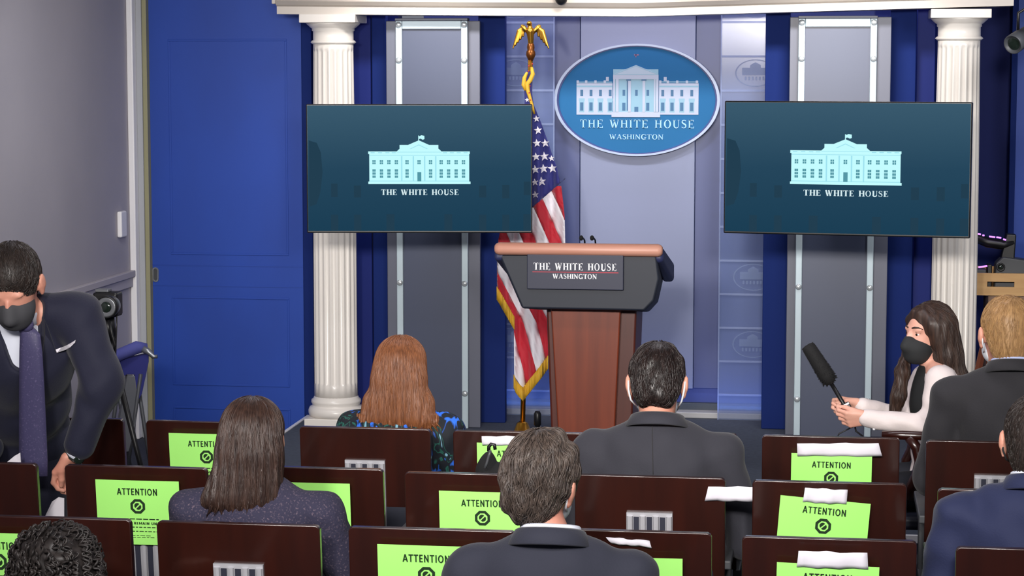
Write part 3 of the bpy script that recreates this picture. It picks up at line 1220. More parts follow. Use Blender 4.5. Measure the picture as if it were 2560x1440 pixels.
for r4, c_ in ([(R4(x - 22, 445, x + 22, 545), .0055) for x in (890, 1105, 1300)] + [(R4(x - 27, 665, x + 27, 800), .0055) for x in (890, 1300)] +
               [(R4(1072, 735, 1138, 832), .0055), (R4(940, 270, 962, 800), .0048), (R4(1190, 262, 1275, 290), .0086), (R4(930, 262, 1010, 290), .0086)]):
    mb = MB()
    sp(mb, r4, 0, c_)
    struct('emblem_window', mb, 'emblem_window', port)
mb = MB()
sp(mb, [(720, 180), (1095, 30), (1475, 180), (1450, 180), (1095, 44), (748, 180)], .008, .0086)
sp(mb, R4(705, 180, 1482, 190), .008, .0086)
struct('emblem_pediment_line', mb, 'emblem_mid', port)
mb = MB()
sp(mb, R4(1085, -160, 1100, -110), 0, .002)
sp(mb, R4(1060, -160, 1140, -140), 0, .002)
struct('emblem_flag', mb, 'emblem_red', board)
a0, b0 = S6(140, 1095)
a1, b1 = S6(2095, 955)
write_words('lettering', 'emblem_text', board, 'THE WHITE HOUSE', fr, a0, a1, b0, b1, 0, .004, .22, S=.15)
a0, b0 = S6(645, 1290)
a1, b1 = S6(1570, 1202)
write_words('lettering', 'emblem_text', board, 'WASHINGTON', fr, a0, a1, b0, b1, 0, .004, .1, S=.15)

# ================================================================== LECTERN
LY = 10.55
lp = lambda px, py, Y=LY: atY(px, py, Y)
base = lp(1470, 1000)
lec = thing('lectern', 'wooden lectern with dark padded head, pale rim and lettered plaque', 'lectern', (base.x, LY + .25, ST))
# pedestal: front panel with flanking posts
t0, t1, b0, b1 = lp(1376, 780), lp(1552, 780), lp(1394, 1075), lp(1537, 1075)
kx = (ST - b0.z) / (b0.z - t0.z)
bl_x, br_x = b0.x + (b0.x - t0.x) * kx, b1.x + (b1.x - t1.x) * kx
ztop = t0.z + .03


def taper(mb, xt0, xt1, xb0, xb1, y0, y1, z0, z1):
    mb.hexa([(xb0, y0, z0), (xb1, y0, z0), (xb0, y1, z0), (xb1, y1, z0), (xt0, y0, z1), (xt1, y0, z1), (xt0, y1, z1), (xt1, y1, z1)])


mb = MB()
taper(mb, t0.x, t1.x, bl_x, br_x, LY, LY + .06, ST, ztop)
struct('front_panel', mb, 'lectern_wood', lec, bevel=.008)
mb = MB()
o0, o1 = lp(1362, 780).x, lp(1590, 780).x
taper(mb, o0, o1, o0 + .035, o1 - .03, LY + .05, LY + .42, ST, ztop)
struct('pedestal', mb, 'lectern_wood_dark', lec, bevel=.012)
mb = MB()
taper(mb, o0 + .02, o1 - .02, o0 + .03, o1 - .05, LY + .03, LY + .4, ST, ST + .06)
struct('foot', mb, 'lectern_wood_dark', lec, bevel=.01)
# head: faceted dark shell, wider at the top
HY = LY - .12
q = [lp(x, y, HY) for x, y in ((1246, 636), (1305, 772), (1610, 778), (1635, 752), (1648, 697), (1641, 636))]
poly = [(p_.x, p_.z) for p_ in q]
cxm = (poly[0][0] + poly[5][0]) / 2
mb = MB()
rings = []
for y, s_, dz in ((HY, 1., 0), (HY + .02, 1.004, 0), (HY + .50, .95, -.06)):
    rings.append([(cxm + (a - cxm) * s_, y, b_ + dz) for a, b_ in poly])
mb.loft(rings)
struct('head_shell', mb, 'lectern_navy', lec, bevel=.012)
# rim: rounded wooden front bar plus side bars running back and down
rl, rr = lp(1236, 622, HY - .02), lp(1656, 622, HY - .02)
mb = MB()
rings = []
prof_n = 14
for x, s_ in ((rl.x - .0, .55), (rl.x + .008, .85), (rl.x + .022, 1.), (rr.x - .022, 1.), (rr.x - .008, .85), (rr.x, .55)):
    rings.append([(x, HY - .005 + .035 * s_ * math.cos(2 * math.pi * i / prof_n) * (1 if math.cos(2 * math.pi * i / prof_n) < 0 else 1.2), rl.z + .030 * s_ * math.sin(2 * math.pi * i / prof_n)) for i in range(prof_n)])
mb.loft(rings)
struct('front_rim', mb, 'rim_wood', lec, smooth=True)
for s_, x in ((-1, rl.x + .02), (1, rr.x - .02)):
    mb = MB()
    mb.hexa([(x - .024, HY, rl.z - .055), (x + .024, HY, rl.z - .055), (x - .018, HY + .5, rl.z - .20), (x + .03 * (s_ > 0) + .012, HY + .5, rl.z - .20),
             (x - .024, HY, rl.z + .02), (x + .024, HY, rl.z + .02), (x - .018, HY + .5, rl.z - .10), (x + .03 * (s_ > 0) + .012, HY + .5, rl.z - .10)])
    struct('side_rim', mb, 'wing_navy', lec, bevel=.02, seg=3)
mb = MB()
mb.hexa([(rl.x + .03, HY + .02, rl.z - .02), (rr.x - .03, HY + .02, rl.z - .02), (rl.x + .03, HY + .5, rl.z - .16), (rr.x - .03, HY + .5, rl.z - .16),
         (rl.x + .03, HY + .02, rl.z + .012), (rr.x - .03, HY + .02, rl.z + .012), (rl.x + .03, HY + .5, rl.z - .12), (rr.x - .03, HY + .5, rl.z - .12)])
struct('reading_surface', mb, 'lectern_navy', lec)
# plaque
pq0, pq1 = lp(1318, 722, HY - .02), lp(1559, 638, HY - .02)
pf = FRONT((0, HY, 0))
plq = struct('plaque', MB().rect(pf, pq0.x, pq1.x, pq0.z, pq1.z, -.01, .026), 'plaque_navy', lec, bevel=.003)
pp = lambda x, y: (lp(x, y, HY - .027).x, lp(x, y, HY - .027).z)
pz = lambda y: lp(1438, y, HY - .027).z
write_words('lettering', 'letter_white', plq, 'THE WHITE HOUSE', pf, pp(1334, 670)[0], pp(1541, 670)[0], pz(676), pz(658), .026, .028, .2, S=.22)
write_words('lettering', 'letter_white', plq, 'WASHINGTON', pf, pp(1382, 690)[0], pp(1492, 690)[0], pz(697), pz(685), .026, .028, .1, S=.22)
struct('red_line', MB().rect(pf, pp(1331, 681)[0], pp(1546, 681)[0], pz(681.6), pz(680), .026, .0275), 'line_red', plq)
for x in (1453, 1480):
    p_ = lp(x, 596, LY + .1)
    mc = MB()
    mc.tube([(p_.x, LY + .3, rl.z - .06), (p_.x, LY + .25, p_.z - .02), (p_.x, LY + .14, p_.z + .004), (p_.x, LY + .1, p_.z)], .004)
    mic = struct('gooseneck_microphone', mc, 'black_plastic', lec, smooth=True)
    struct('foam_tip', MB().ell((p_.x, LY + .1, p_.z + .002), (.010, .018, .013)), 'black_matte', mic, smooth=True)

# small black clamp light on the stage next to the lectern
p_ = atZ(1346, 1105, ST)
g = thing('floor_light', 'small black clip light standing on stage beside the flag pole', 'light', p_)
struct('base_plate', MB().lathe([(.05, 0), (.05, .012), (.02, .02)], p_, 16), 'black_plastic', g, smooth=True)
struct('stem', MB().tube([p_ + V3((0, 0, .015)), p_ + V3((0, 0, .10))], .008), 'black_plastic', g)
struct('lamp_head', MB().lathe([(.012, .0), (.02, .01), (.02, .07), (.012, .085)], p_ + V3((-.005, 0, .085)), 14), 'black_plastic', g, smooth=True)
struct('clamp', MB().box(p_.x - .035, p_.x + .035, p_.y - .02, p_.y + .02, ST + .05, ST + .085), 'dark_grey_plastic', g, bevel=.005)

# ================================================================== FLAG
FY = 12.02
fb = atZ(1306, 1098, ST)
FY = fb.y
ft = atY(1326, 150, FY)
flag = thing('flag', 'furled striped flag on a gold pole with eagle finial behind the lectern', 'flag', (fb.x, FY, ST))
pole_at = lambda z: fb + (ft - fb) * ((z - ST) / (ft.z - ST))
struct('pole', MB().tube([fb, ft], .0135, 12), 'gold', flag, smooth=True)
struct('pole_base', MB().lathe([(.13, 0), (.13, .02), (.05, .04), (.03, .09), (.016, .1)], fb, 28), 'gold', flag, smooth=True)
ftp = atY(1327, 128, FY)
fin = struct('finial_ball', MB().lathe([(.013, -.05), (.02, -.035), (.026, -.02), (.024, -.002), (.018, .006), (.021, .02), (.018, .038), (.012, .045)], ftp, 20), 'gold_dark', flag, smooth=True)
ez = ftp.z + .045
ex = ftp.x
pr = [cone((ex, FY, ez), (ex - .002, FY - .006, ez + .062), .015, .021), cone((ex - .002, FY - .006, ez + .062), (ex - .005, FY - .008, ez + .098), .014, .011), ell((ex - .006, FY - .012, ez + .105), (.012, .016, .012)),
      cone((ex - .012, FY - .02, ez + .105), (ex - .019, FY - .022, ez + .097), .005, .002)]
for s_ in (-1, 1):
    pr += [cone((ex + s_ * .012, FY, ez + .055), (ex + s_ * .045, FY, ez + .088), .011, .010)]
    for k in range(5):
        x0_ = ex + s_ * (.036 + .008 * k)
        pr.append(cone((x0_, FY, ez + .084 - .005 * k), (x0_ + s_ * (.004 + .006 * k), FY, ez + .035 - .016 * k), .0075, .004))
v_, q_ = surface(pr, .0028, .007)
nmesh('eagle', [(v_, q_, 0)], 'gold', fin)

# cloth: stripes run down and to the right; each stripe its own strip
XLb = [(178, 1314), (215, 1310), (255, 1312), (300, 1302), (420, 1278), (540, 1258), (600, 1246), (650, 1243), (718, 1243), (752, 1262), (792, 1285), (940, 1286), (972, 1307)]
XRb = [(178, 1330), (230, 1330), (262, 1334), (300, 1350), (350, 1368), (420, 1392), (470, 1404), (540, 1411), (610, 1413), (760, 1404), (850, 1384), (894, 1368), (918, 1350), (943, 1330), (972, 1308)]
Gc = [(178, -230), (400, -80), (520, -25), (605, 12), (684, 46), (809, 110), (933, 142), (1010, 158)]


def interp(tab, y):
    for (y0, x0_), (y1, x1_) in zip(tab, tab[1:]):
        if y <= y1:
            return x0_ + (x1_ - x0_) * max(0, (y - y0)) / (y1 - y0)
    return tab[-1][1]


def cloth_pt(x, y, dy=0):
    t = min(max((y - 178) / 300., 0), 1)
    fold = .028 * t * math.sin(x * .115 - y * .012) + .012 * t * math.sin(x * .27 + y * .01 + 1)
    return atY(x, y, FY - .045 - .02 * t + fold + dy)


ys = [178 + (972 - 178) * i / 130 for i in range(131)]
canton = lambda x: 515 - (x - 1335) * .88          # lower edge of the blue field
SW = 32.
for n_ in range(-6, 9):
    mb = MB()
    cols = 5
    for i in range(130):
        for j in range(cols):
            qd = []
            for (yy, jj) in ((ys[i], j), (ys[i], j + 1), (ys[i + 1], j + 1), (ys[i + 1], j)):
                x = 1200 + (n_ + jj / cols) * SW + interp(Gc, yy)
                x = min(max(x, interp(XLb, yy)), interp(XRb, yy))
                yc = max(yy, canton(x)) if x > 1322 else yy
                qd.append((x, yc))
            w_ = max(a[0] for a in qd) - min(a[0] for a in qd)
            h_ = max(a[1] for a in qd) - min(a[1] for a in qd)
            ar = abs(sum(qd[k][0] * qd[(k + 1) % 4][1] - qd[(k + 1) % 4][0] * qd[k][1] for k in range(4)))
            if ar > .4 and w_ > .05 and h_ > .3 and ys[i + 1] > 470 - max(0, 1335 - qd[0][0]) * 1.0:
                mb.add([cloth_pt(*a) for a in qd], [(0, 3, 2, 1)])
    if mb.f:
        struct('stripe', mb.weld(), 'flag_red' if n_ % 2 == 1 else 'flag_white', flag, smooth=True, solid=.003)
mb = MB()
cols = 26
for i in range(130):
    for j in range(cols):
        qd = []
        for (yy, jj) in ((ys[i], j), (ys[i], j + 1), (ys[i + 1], j + 1), (ys[i + 1], j)):
            a, b_ = interp(XLb, yy), interp(XRb, yy)
            x = a + (b_ - a) * jj / cols
            lim = canton(x) if x > 1322 else 526 - (1322 - x) * .6
            qd.append((x, min(yy, lim)))
        h_ = max(a[1] for a in qd) - min(a[1] for a in qd)
        if h_ > .3:
            mb.add([cloth_pt(*a) for a in qd], [(0, 3, 2, 1)])
struct('canton', mb.weld(), 'flag_blue', flag, smooth=True, solid=.003)
for x, y, r in ((1341, 297, 9), (1345, 326, 11), (1342, 358, 11), (1363, 358, 11), (1340, 392, 11), (1361, 391, 12), (1379, 396, 8), (1338, 424, 11), (1359, 422, 12), (1381, 421, 12), (1354, 454, 12), (1337, 456, 9), (1338, 487, 9), (1318, 250, 6), (1325, 272, 7), (1320, 330, 10), (1318, 392, 10), (1316, 455, 10)):
    mb = MB()
    pts = []
    for k in range(10):
        rr_ = r if k % 2 == 0 else r * .42
        a = math.pi / 2 + k * math.pi / 5 + .12
        pts.append(cloth_pt(x + rr_ * math.cos(a), y - rr_ * math.sin(a), -.006))
    c_ = cloth_pt(x, y, -.007)
    mb.add([c_] + pts, [(0, 1 + k, 1 + (k + 1) % 10) for k in range(10)])
    struct('star', mb, 'flag_white', flag, solid=.002)
# fringe along the lower edge and fly end
edges = ([(1242, 718), (1252, 734), (1262, 752), (1273, 772), (1286, 794)], [(1284, 938), (1290, 952), (1298, 962), (1308, 972)], [(1307, 972), (1318, 958), (1330, 943), (1350, 918), (1370, 891)])
for E2 in edges:
    mb = MB()
    for (xa, ya), (xb, yb) in zip(E2, E2[1:]):
        m_ = 6
        for k in range(m_):
            for s0, s1 in ((0, .5), (.5, 1)):
                f0 = lambda t, s_: cloth_pt(xa + (xb - xa) * t, ya + (yb - ya) * t - 2 + 33 * s_, -.004 - .004 * (k % 2))
                mb.add([f0(k / m_, s0), f0((k + 1) / m_, s0), f0((k + 1) / m_, s1), f0(k / m_, s1)], [(0, 3, 2, 1)])
    struct('fringe', mb.weld(), 'gold_cord', flag, smooth=True, solid=.004)
mb = MB()
pts = [cloth_pt(x, y, -.02) for x, y in ((1329, 168), (1332, 185), (1326, 200), (1318, 210), (1320, 228), (1325, 245), (1330, 262), (1336, 285))]
mb.tube(pts, [.007, .012, .012, .013, .011, .009, .008, .005], 10)
pts = [cloth_pt(x, y, -.014) for x, y in ((1318, 180), (1311, 195), (1309, 212), (1313, 226))]
mb.tube(pts, [.006, .011, .012, .006], 10)
struct('cord', mb, 'gold_cord', flag, smooth=True)
mb = MB()
for x, y in ((1322, 165), (1331, 160), (1321, 178), (1325, 215), (1323, 232), (1326, 250)):
    p_ = cloth_pt(x, y, -.036)
    mb.ell(p_, (.004, .004, .004), 8, 6)
struct('cord_tassels', mb, 'flag_red', flag, smooth=True)

# ================================================================== AUDIENCE CHAIRS
CW, CT = .4775, .903
PITCH, ROWGAP, X0, Y0 = .56, .848, -3.014, 7.805
CH_MESH = {}


def chair_parts():
    """prototype meshes in local coordinates: origin on the floor under the top rear edge of the back, facing +Y."""
    hw = CW / 2

    def grab(o):
        me = o.data
        mods = [(md.width, md.segments) for md in o.modifiers]
        bpy.data.objects.remove(o)
        return me, mods
    mb = MB()
    # back panel: leans, slight curve across, rounded top corners
    pts = [(-hw, .40), (hw, .40), (hw, CT - .012), (hw - .004, CT - .004), (hw - .012, CT), (-hw + .012, CT), (-hw + .004, CT - .004), (-hw, CT - .012)]
    tilt = lambda z: .055 * (CT - z) / .5
    rear = [(x, tilt(z), z) for x, z in pts]
    frnt = [(x, tilt(z) + .026, z) for x, z in pts]
    n = len(pts)
    mb.add(rear + frnt, [tuple(range(n)), tuple(range(2 * n - 1, n - 1, -1))] + [(i, n + i, n + (i + 1) % n, (i + 1) % n) for i in range(n)])
    CH_MESH['back_panel'] = (mb.build('back_panel', 'mahogany', bevel=.004), None)
    mb = MB().box(-hw + .005, hw - .005, .075, .52, .405, .47)
    CH_MESH['seat'] = (mb.build('seat', 'seat_leather', bevel=.02, seg=3), None)
    mb = MB().box(-hw + .03, hw - .03, .032, .07, .50, .84)
    CH_MESH['back_cushion'] = (mb.build('back_cushion', 'seat_leather', bevel=.015, seg=3), None)
    for s_ in (-1, 1):
        mb = MB().box(s_ * hw - .014, s_ * hw + .014, .06, .46, .0, .40)
        mb.box(s_ * hw - .02, s_ * hw + .02, .04, .5, .6, .63)
        mb.box(s_ * hw - .012, s_ * hw + .012, .22, .28, .39, .6)
        CH_MESH['side_frame%d' % s_] = (mb.build('side_frame', 'dark_grey_plastic', bevel=.006), None)
    # slotted holder on the rear of the back
    mb = MB()
    d = lambda z: tilt(z)
    for zz0, zz1, y0, y1 in ((.50, .785, -.012, .004),):
        mb.hexa([(-.073, d(zz0) + y0, zz0), (.073, d(zz0) + y0, zz0), (-.073, d(zz0) + y1, zz0), (.073, d(zz0) + y1, zz0), (-.073, d(zz1) + y0, zz1), (.073, d(zz1) + y0, zz1), (-.073, d(zz1) + y1, zz1), (.073, d(zz1) + y1, zz1)])
    for x in (-.062, -.021, .021, .062):
        mb.tube([(x, d(.51) - .013, .51), (x, d(.775) - .013, .775)], [.010, .010], 8)
    CH_MESH['holder'] = (mb.build('holder', 'silver_holder', smooth=False), None)
    mb = MB()
    for x in (-.0415, 0, .0415):
        z0, z1 = .515, .772
        mb.hexa([(x - .0085, d(z0) - .016, z0), (x + .0085, d(z0) - .016, z0), (x - .0085, d(z0) - .01, z0), (x + .0085, d(z0) - .01, z0), (x - .0085, d(z1) - .016, z1), (x + .0085, d(z1) - .016, z1), (x - .0085, d(z1) - .01, z1), (x + .0085, d(z1) - .01, z1)])
    CH_MESH['slots'] = (mb.build('slots', 'slot_dark'), None)


chair_parts()
PROTO = {k: v[0] for k, v in CH_MESH.items()}
_used = [False]
CHAIRS = {}
ORD = ['first', 'second', 'third', 'fourth', 'fifth', 'sixth', 'seventh']
ROWN = {0: 'front row', 1: 'second row', 2: 'third row', 3: 'fourth row'}


def place_chair(r, i, x, y, label, paper):
    root = thing('audience_chair', label, 'chair', (x + CW / 2, y, 0), 'audience chairs in ' + ROWN[r])
    made = {}
    for k, src in PROTO.items():
        if k == 'slots':
            continue
        o = src.copy() if _used[0] else src
        if _used[0]:
            C.objects.link(o)
        o.parent = root
        made[k] = o
    o = PROTO['slots'].copy() if _used[0] else PROTO['slots']
    if _used[0]:
        C.objects.link(o)
    o.parent = made['holder']
    _used[0] = True
    CHAIRS[(r, i)] = (x, y)
    return root


corner = {(0, 0): (307, 1048, 1), (0, 1): (364, 1051, 0), (0, 2): (748, 1066, 0), (0, 3): (1132, 1076, 0), (0, 4): (1843, 1084, 1), (0, 5): (1905, 1088, 0), (0, 6): (2316, 1101, 0),
          (1, 0): (90, 1160, 1), (1, 1): (160, 1162, 0), (1, 2): (957, 1174, 1), (1, 3): (1011, 1180, 0), (1, 4): (1813, 1196, 1), (1, 5): (1881, 1201, 0), (1, 6): (2345, 1222, 0),
          (2, 1): (325, 1300, 1), (2, 2): (390, 1303, 0), (2, 3): (870, 1317, 0), (2, 4): (1779, 1334, 1), (2, 5): (1855, 1341, 0), (2, 6): (2390, 1368, 0)}
CLAB = {(0, 0): 'dark wooden chair back by the blue folding chair, half hidden by standing man',
        (0, 1): 'dark wooden chair with green notice, in front of the blue sliding door',
        (0, 2): 'dark wooden chair occupied by the red-haired person, slotted silver holder on back',
        (0, 3): 'dark wooden chair with taped notice behind the black camera bag',
        (0, 4): 'dark wooden chair in front of the charcoal-suited man with dark hair',
        (0, 5): 'dark wooden chair with taped green notice beneath the furry microphone',
        (0, 6): 'dark wooden chair occupied by the blond man at the right edge',
        (1, 0): 'dark wooden chair back at left edge under the leaning man, without notice',
        (1, 1): 'dark wooden chair with green notice beside the reaching hand of standing man',
        (1, 2): 'dark wooden chair hidden behind the brown-haired woman, green notice peeking out',
        (1, 3): 'dark wooden chair with green notice left of the grey-haired man',
        (1, 4): 'dark wooden chair occupied by the charcoal-suited man, silver holder showing',
        (1, 5): 'dark wooden chair with crooked taped notice, middle of the right-hand stack of notices',
        (1, 6): 'dark wooden chair mostly hidden behind the navy-suited man at right edge',
        (2, 1): 'dark wooden chair with green notice behind the curly-haired head',
        (2, 2): 'dark wooden chair occupied by the brown-haired woman, silver holder at bottom of frame',
        (2, 3): 'nearest dark wooden chair with an uncovered green notice, bottom centre',
        (2, 4): 'dark wooden chair beside the grey-haired man, notice partly hidden by his shoulder',
        (2, 5): 'dark wooden chair with taped green notice at bottom right, nearest of three in line',
        (2, 6): 'plain dark wooden chair corner at bottom right edge'}
for (r, i), (px, py, side) in corner.items():
    p_ = atZ(px, py, CT)
    place_chair(r, i, p_.x - (CW if side else 0), p_.y, CLAB[(r, i)], None)
for i, lb in ((1, 'dark wooden chair under the curly-haired person, below the frame'), (4, 'dark wooden chair under the grey-haired man, below the frame')):
    place_chair(3, i, X0 + PITCH * i + (.27 if i == 1 else -.14), Y0 - 3 * ROWGAP, lb, None)


# ------------------------------------------------------------------ notices and tape on the chair backs
def chair_frame(r, i):
    """frame on the rear face of a chair back: origin at its top left corner, v up along the face."""
    x, y = CHAIRS[(r, i)]
    v = V3((0, -.055, .5)).normalized()
    return V3((x, y, CT)), V3((1, 0, 0)), v, V3((1, 0, 0)).cross(v) * 1.0


def pix_to_chair(r, i, px, py):
    o, u, v, w = chair_frame(r, i)
    n = u.cross(v)
    d = V3(_ray(px, py))
    c0 = V3((0, 0, CZ))
    t = (o - c0).dot(n) / d.dot(n)
    q = c0 + d * t - o
    return q.dot(u), q.dot(v)


def notice(r, i, px, py, right, tilt, label, lines=True, lift=.028):
    a, b_ = pix_to_chair(r, i, px, py)
    o, u, v, w = chair_frame(r, i)
    if w.y > 0:
        w = -w
    Wp, Hp = .279, .216
    if right:
        a -= Wp
    ca, sa = math.cos(tilt), math.sin(tilt)
    uu = u * ca + v * sa
    vv = v * ca - u * sa
    fr = (o + u * a + v * b_ + w * lift, uu, vv, w)
    sheet = MB()
    # slightly bowed sheet
    nx = 8
    vs, fs = [], []
    for j in range(2):
        for k in range(nx + 1):
            t = k / nx
            bow = .004 * math.sin(math.pi * t)
            vs.append(fr[0] + uu * (Wp * t) - vv * (Hp * j) + w * (bow * (1 if j else .4)))
    for k in range(nx):
        fs.append((nx + 1 + k, nx + 2 + k, k + 1, k))
    sheet.add(vs, fs)
    root = sheet.build('notice_sheet', 'paper_green', origin=fr[0] - vv * Hp, solid=.0012)
    tag(root, label, 'notice', 'green attention notices')
    fp = (fr[0] + w * .0046, uu, vv, w)
    mb = MB()
    write(mb, 'ATTENTION', fp, .072, .207, -.048, -.026, 0, .0006, False, .1)
    struct('heading', mb, 'print_dark', root)
    mb = MB()
    oc = [(.1395 + .0262 * math.cos(math.pi / 8 + k * math.pi / 4), -.086 + .0262 * math.sin(math.pi / 8 + k * math.pi / 4)) for k in range(8)]
    rn = [(.1395 + .0175 * math.cos(math.pi / 8 + k * math.pi / 4), -.086 + .0175 * math.sin(math.pi / 8 + k * math.pi / 4)) for k in range(8)]
    for k in range(8):
        mb.extr([oc[k], oc[(k + 1) % 8], rn[(k + 1) % 8], rn[k]], fp, 0, .0006)
    n_ = 24
    A = _arc(.1395, -.086, .0175, .0175, 0, 360, n_)
    B = _arc(.1395, -.086, .0158, .0158, 0, 360, n_)
    half = []
    for sgn in (1, -1):
        cs = _arc(.1395 + sgn * .0022 * .7, -.086 - sgn * .0022 * .7, .0098, .0098, 225 if sgn > 0 else 45, 405 if sgn > 0 else 225, 12)
        mb.extr(cs, fp, 0, .0006)
    struct('no_sitting_symbol', mb, 'print_dark', root)
    if lines:
        mb = MB()
        x = .07
        rr = random.Random(5)
        while x < .205:
            l = rr.uniform(.008, .02)
            mb.rect(fp, x, min(x + l, .21), -.1305, -.1275, 0, .0006)
            x += l + .004
        for yb, xa, xb, hh in ((-.158, .06, .215, .0028), (-.172, .08, .2, .0028), (-.186, .1, .18, .0018), (-.192, .1, .19, .0018)):
            x = xa
            while x < xb:
                l = rr.uniform(.006, .016)
                mb.rect(fp, x, min(x + l, xb), yb, yb + hh, 0, .0006)
                x += l + .004
        write(mb, 'TO REMAIN UN', fp, .1, .2, -.1475, -.139, 0, .0006, False, .12, S=.22)
        struct('small_print', mb, 'print_dark', root)
    return root


notice(0, 1, 427, 1077, False, 0, 'green notice on chair in front of the blue door, half behind brown hair')
notice(0, 3, 1195, 1101, False, 0, 'green notice mostly covered by the black camera bag and white tape')
notice(0, 5, 1979, 1127, False, -.01, 'farthest of the three green notices in line at right, wide tape above')
notice(1, 1, 245, 1192, False, 0, 'green notice beside the reaching hand, fully readable heading')
notice(1, 2, 879, 1203, True, 0, 'green notice hidden behind the brown-haired woman but for its corner')
notice(1, 3, 1101, 1220, False, 0, 'green notice left of the grey-haired man, second row')
notice(1, 5, 1952, 1231, False, -.075, 'crooked green notice with short tape, middle of the three at right')
notice(2, 1, 118, 1328, True, 0, 'green notice at bottom left corner behind curly hair')
notice(2, 3, 948, 1352, False, 0, 'lowest green notice at bottom centre without tape')
notice(2, 4, 1708, 1389, True, 0, 'green notice peeking out behind the shoulder of the grey-haired man')
notice(2, 5, 1943, 1397, False, -.02, 'nearest of the three green notices in line at right, at frame bottom')


def tape(r, i, p, label, lift=.034):
    """paper strip given by its pixel corners (tl, tr, br, bl)."""
    o, u, v, w = chair_frame(r, i)
    if w.y > 0:
        w = -w
    q = [pix_to_chair(r, i, *c_) for c_ in p]
    n = 10
    mb = MB()
    rows = 5
    rng = random.Random(len(label))
    ph = rng.uniform(0, 6)
    vs = []
    for j in range(rows):
        s_ = j / (rows - 1)
        for k in range(n + 1):
            t = k / n
            a = (q[0][0] * (1 - t) + q[1][0] * t) * (1 - s_) + (q[3][0] * (1 - t) + q[2][0] * t) * s_
            b_ = (q[0][1] * (1 - t) + q[1][1] * t) * (1 - s_) + (q[3][1] * (1 - t) + q[2][1] * t) * s_
            wv = .0025 * math.sin(t * 9 + ph + s_ * 2) + .002 * math.sin(t * 21 + ph)
            b_ += .0012 * math.sin(t * 14 + ph) * (1 if j in (0, rows - 1) else 0)
            vs.append(o + u * a + v * b_ + w * (lift + wv + .004 * math.sin(math.pi * s_)))
    fs = [(j * (n + 1) + k, (j + 1) * (n + 1) + k, (j + 1) * (n + 1) + k + 1, j * (n + 1) + k + 1) for j in range(rows - 1) for k in range(n)]
    mb.add(vs, fs)
    ob = mb.build('paper_strip', 'tape_white', origin=vs[-1], solid=.001, smooth=True)
    tag(ob, label, 'paper strip', 'white strips on chair backs')


tape(0, 3, ((1208, 1084), (1330, 1084), (1330, 1107), (1210, 1107)), 'white strip above the black camera bag on the front row')
tape(0, 5, ((1993, 1102), (2196, 1101), (2205, 1134), (1994, 1133)), 'long white strip over the farthest right-hand notice')
tape(1, 5, ((2013, 1211), (2119, 1217), (2116, 1253), (2007, 1247)), 'short crooked white strip over the middle right-hand notice')
tape(1, 4, ((1771, 1215), (1919, 1216), (1919, 1252), (1762, 1251)), 'crumpled white strip bridging two chair backs right of the charcoal suit', lift=.006)
tape(2, 5, ((1997, 1367), (2168, 1373), (2170, 1413), (1992, 1408)), 'white strip over the nearest right-hand notice at the bottom')
tape(2, 4, ((1515, 1341), (1624, 1350), (1630, 1368), (1530, 1358)), 'narrow white strip behind the shoulder of the grey-haired man', lift=.006)

# ================================================================== PEOPLE
from mathutils.bvhtree import BVHTree


def headR(yaw=0., pitch=0., roll=0.):
    """columns: right, forward, up. At rest the head faces +Y; pitch > 0 looks down."""
    m_ = Matrix.Rotation(yaw, 3, 'Z') @ Matrix.Rotation(-pitch, 3, 'X') @ Matrix.Rotation(roll, 3, 'Y')
    return np.array(m_)


def dirR(fwd, up=(0, 0, 1)):
    f = Vector(fwd).normalized()
    r = f.cross(Vector(up)).normalized()
    u = r.cross(f)
    return np.array([[r.x, f.x, u.x], [r.y, f.y, u.y], [r.z, f.z, u.z]])


class Head:
    def __init__(self, c, R, s=1.):
        self.c = np.array(c, float)
        self.R = R
        self.s = s

    def p(self, x, y, z):
        return self.c + self.R @ (np.array((x, y, z)) * self.s)

    def e(self, c, r, k=None):
        return ell(self.p(*c), np.array(r) * self.s, self.R, k)

    def k(self, a, b_, ra, rb, k=None):
        return cone(self.p(*a), self.p(*b_), ra * self.s, rb * self.s, k)

    def skull(self, nose=True):
        g = [self.e((0, -.015, .03), (.076, .097, .088)), self.e((0, .03, -.035), (.061, .068, .084), .03), self.e((0, .045, -.085), (.044, .045, .034), .03)]
        if nose:
            g += [self.k((0, .095, .008), (0, .113, -.028), .007, .012, .012), self.e((0, .098, -.06), (.022, .010, .010), .012),
                  self.e((-.03, .076, .024), (.024, .012, .008), .012), self.e((.03, .076, .024), (.024, .012, .008), .012)]
        for s_ in (-1, 1):
            g += [self.e((s_ * .088, -.014, -.006), (.008, .021, .030), .006), self.e((s_ * .092, -.022, -.002), (.007, .012, .026), .006), self.e((s_ * .084, -.006, -.036), (.008, .012, .016), .008), self.k((s_ * .07, -.005, -.015), (s_ * .088, -.012, -.015), .014, .010, .008)]
        return g

    def short_hair(self, grow=0., nape=-.115):
        g = grow
        return [self.e((0, -.02, .034), (.082 + g, .101 + g, .092 + g)), self.e((0, -.062, -.03), (.066 + g * .6, .052 + g, .075), .03),
                sub(self.e((0, .135, -.05), (.12, .085, .125), .015)), sub(self.e((-.094, -.006, -.03), (.026, .032, .046), .01)), sub(self.e((.094, -.006, -.03), (.026, .032, .046), .01)),
                sub(self.e((0, -.06, nape - .05), (.13, .13, .052), .012))]


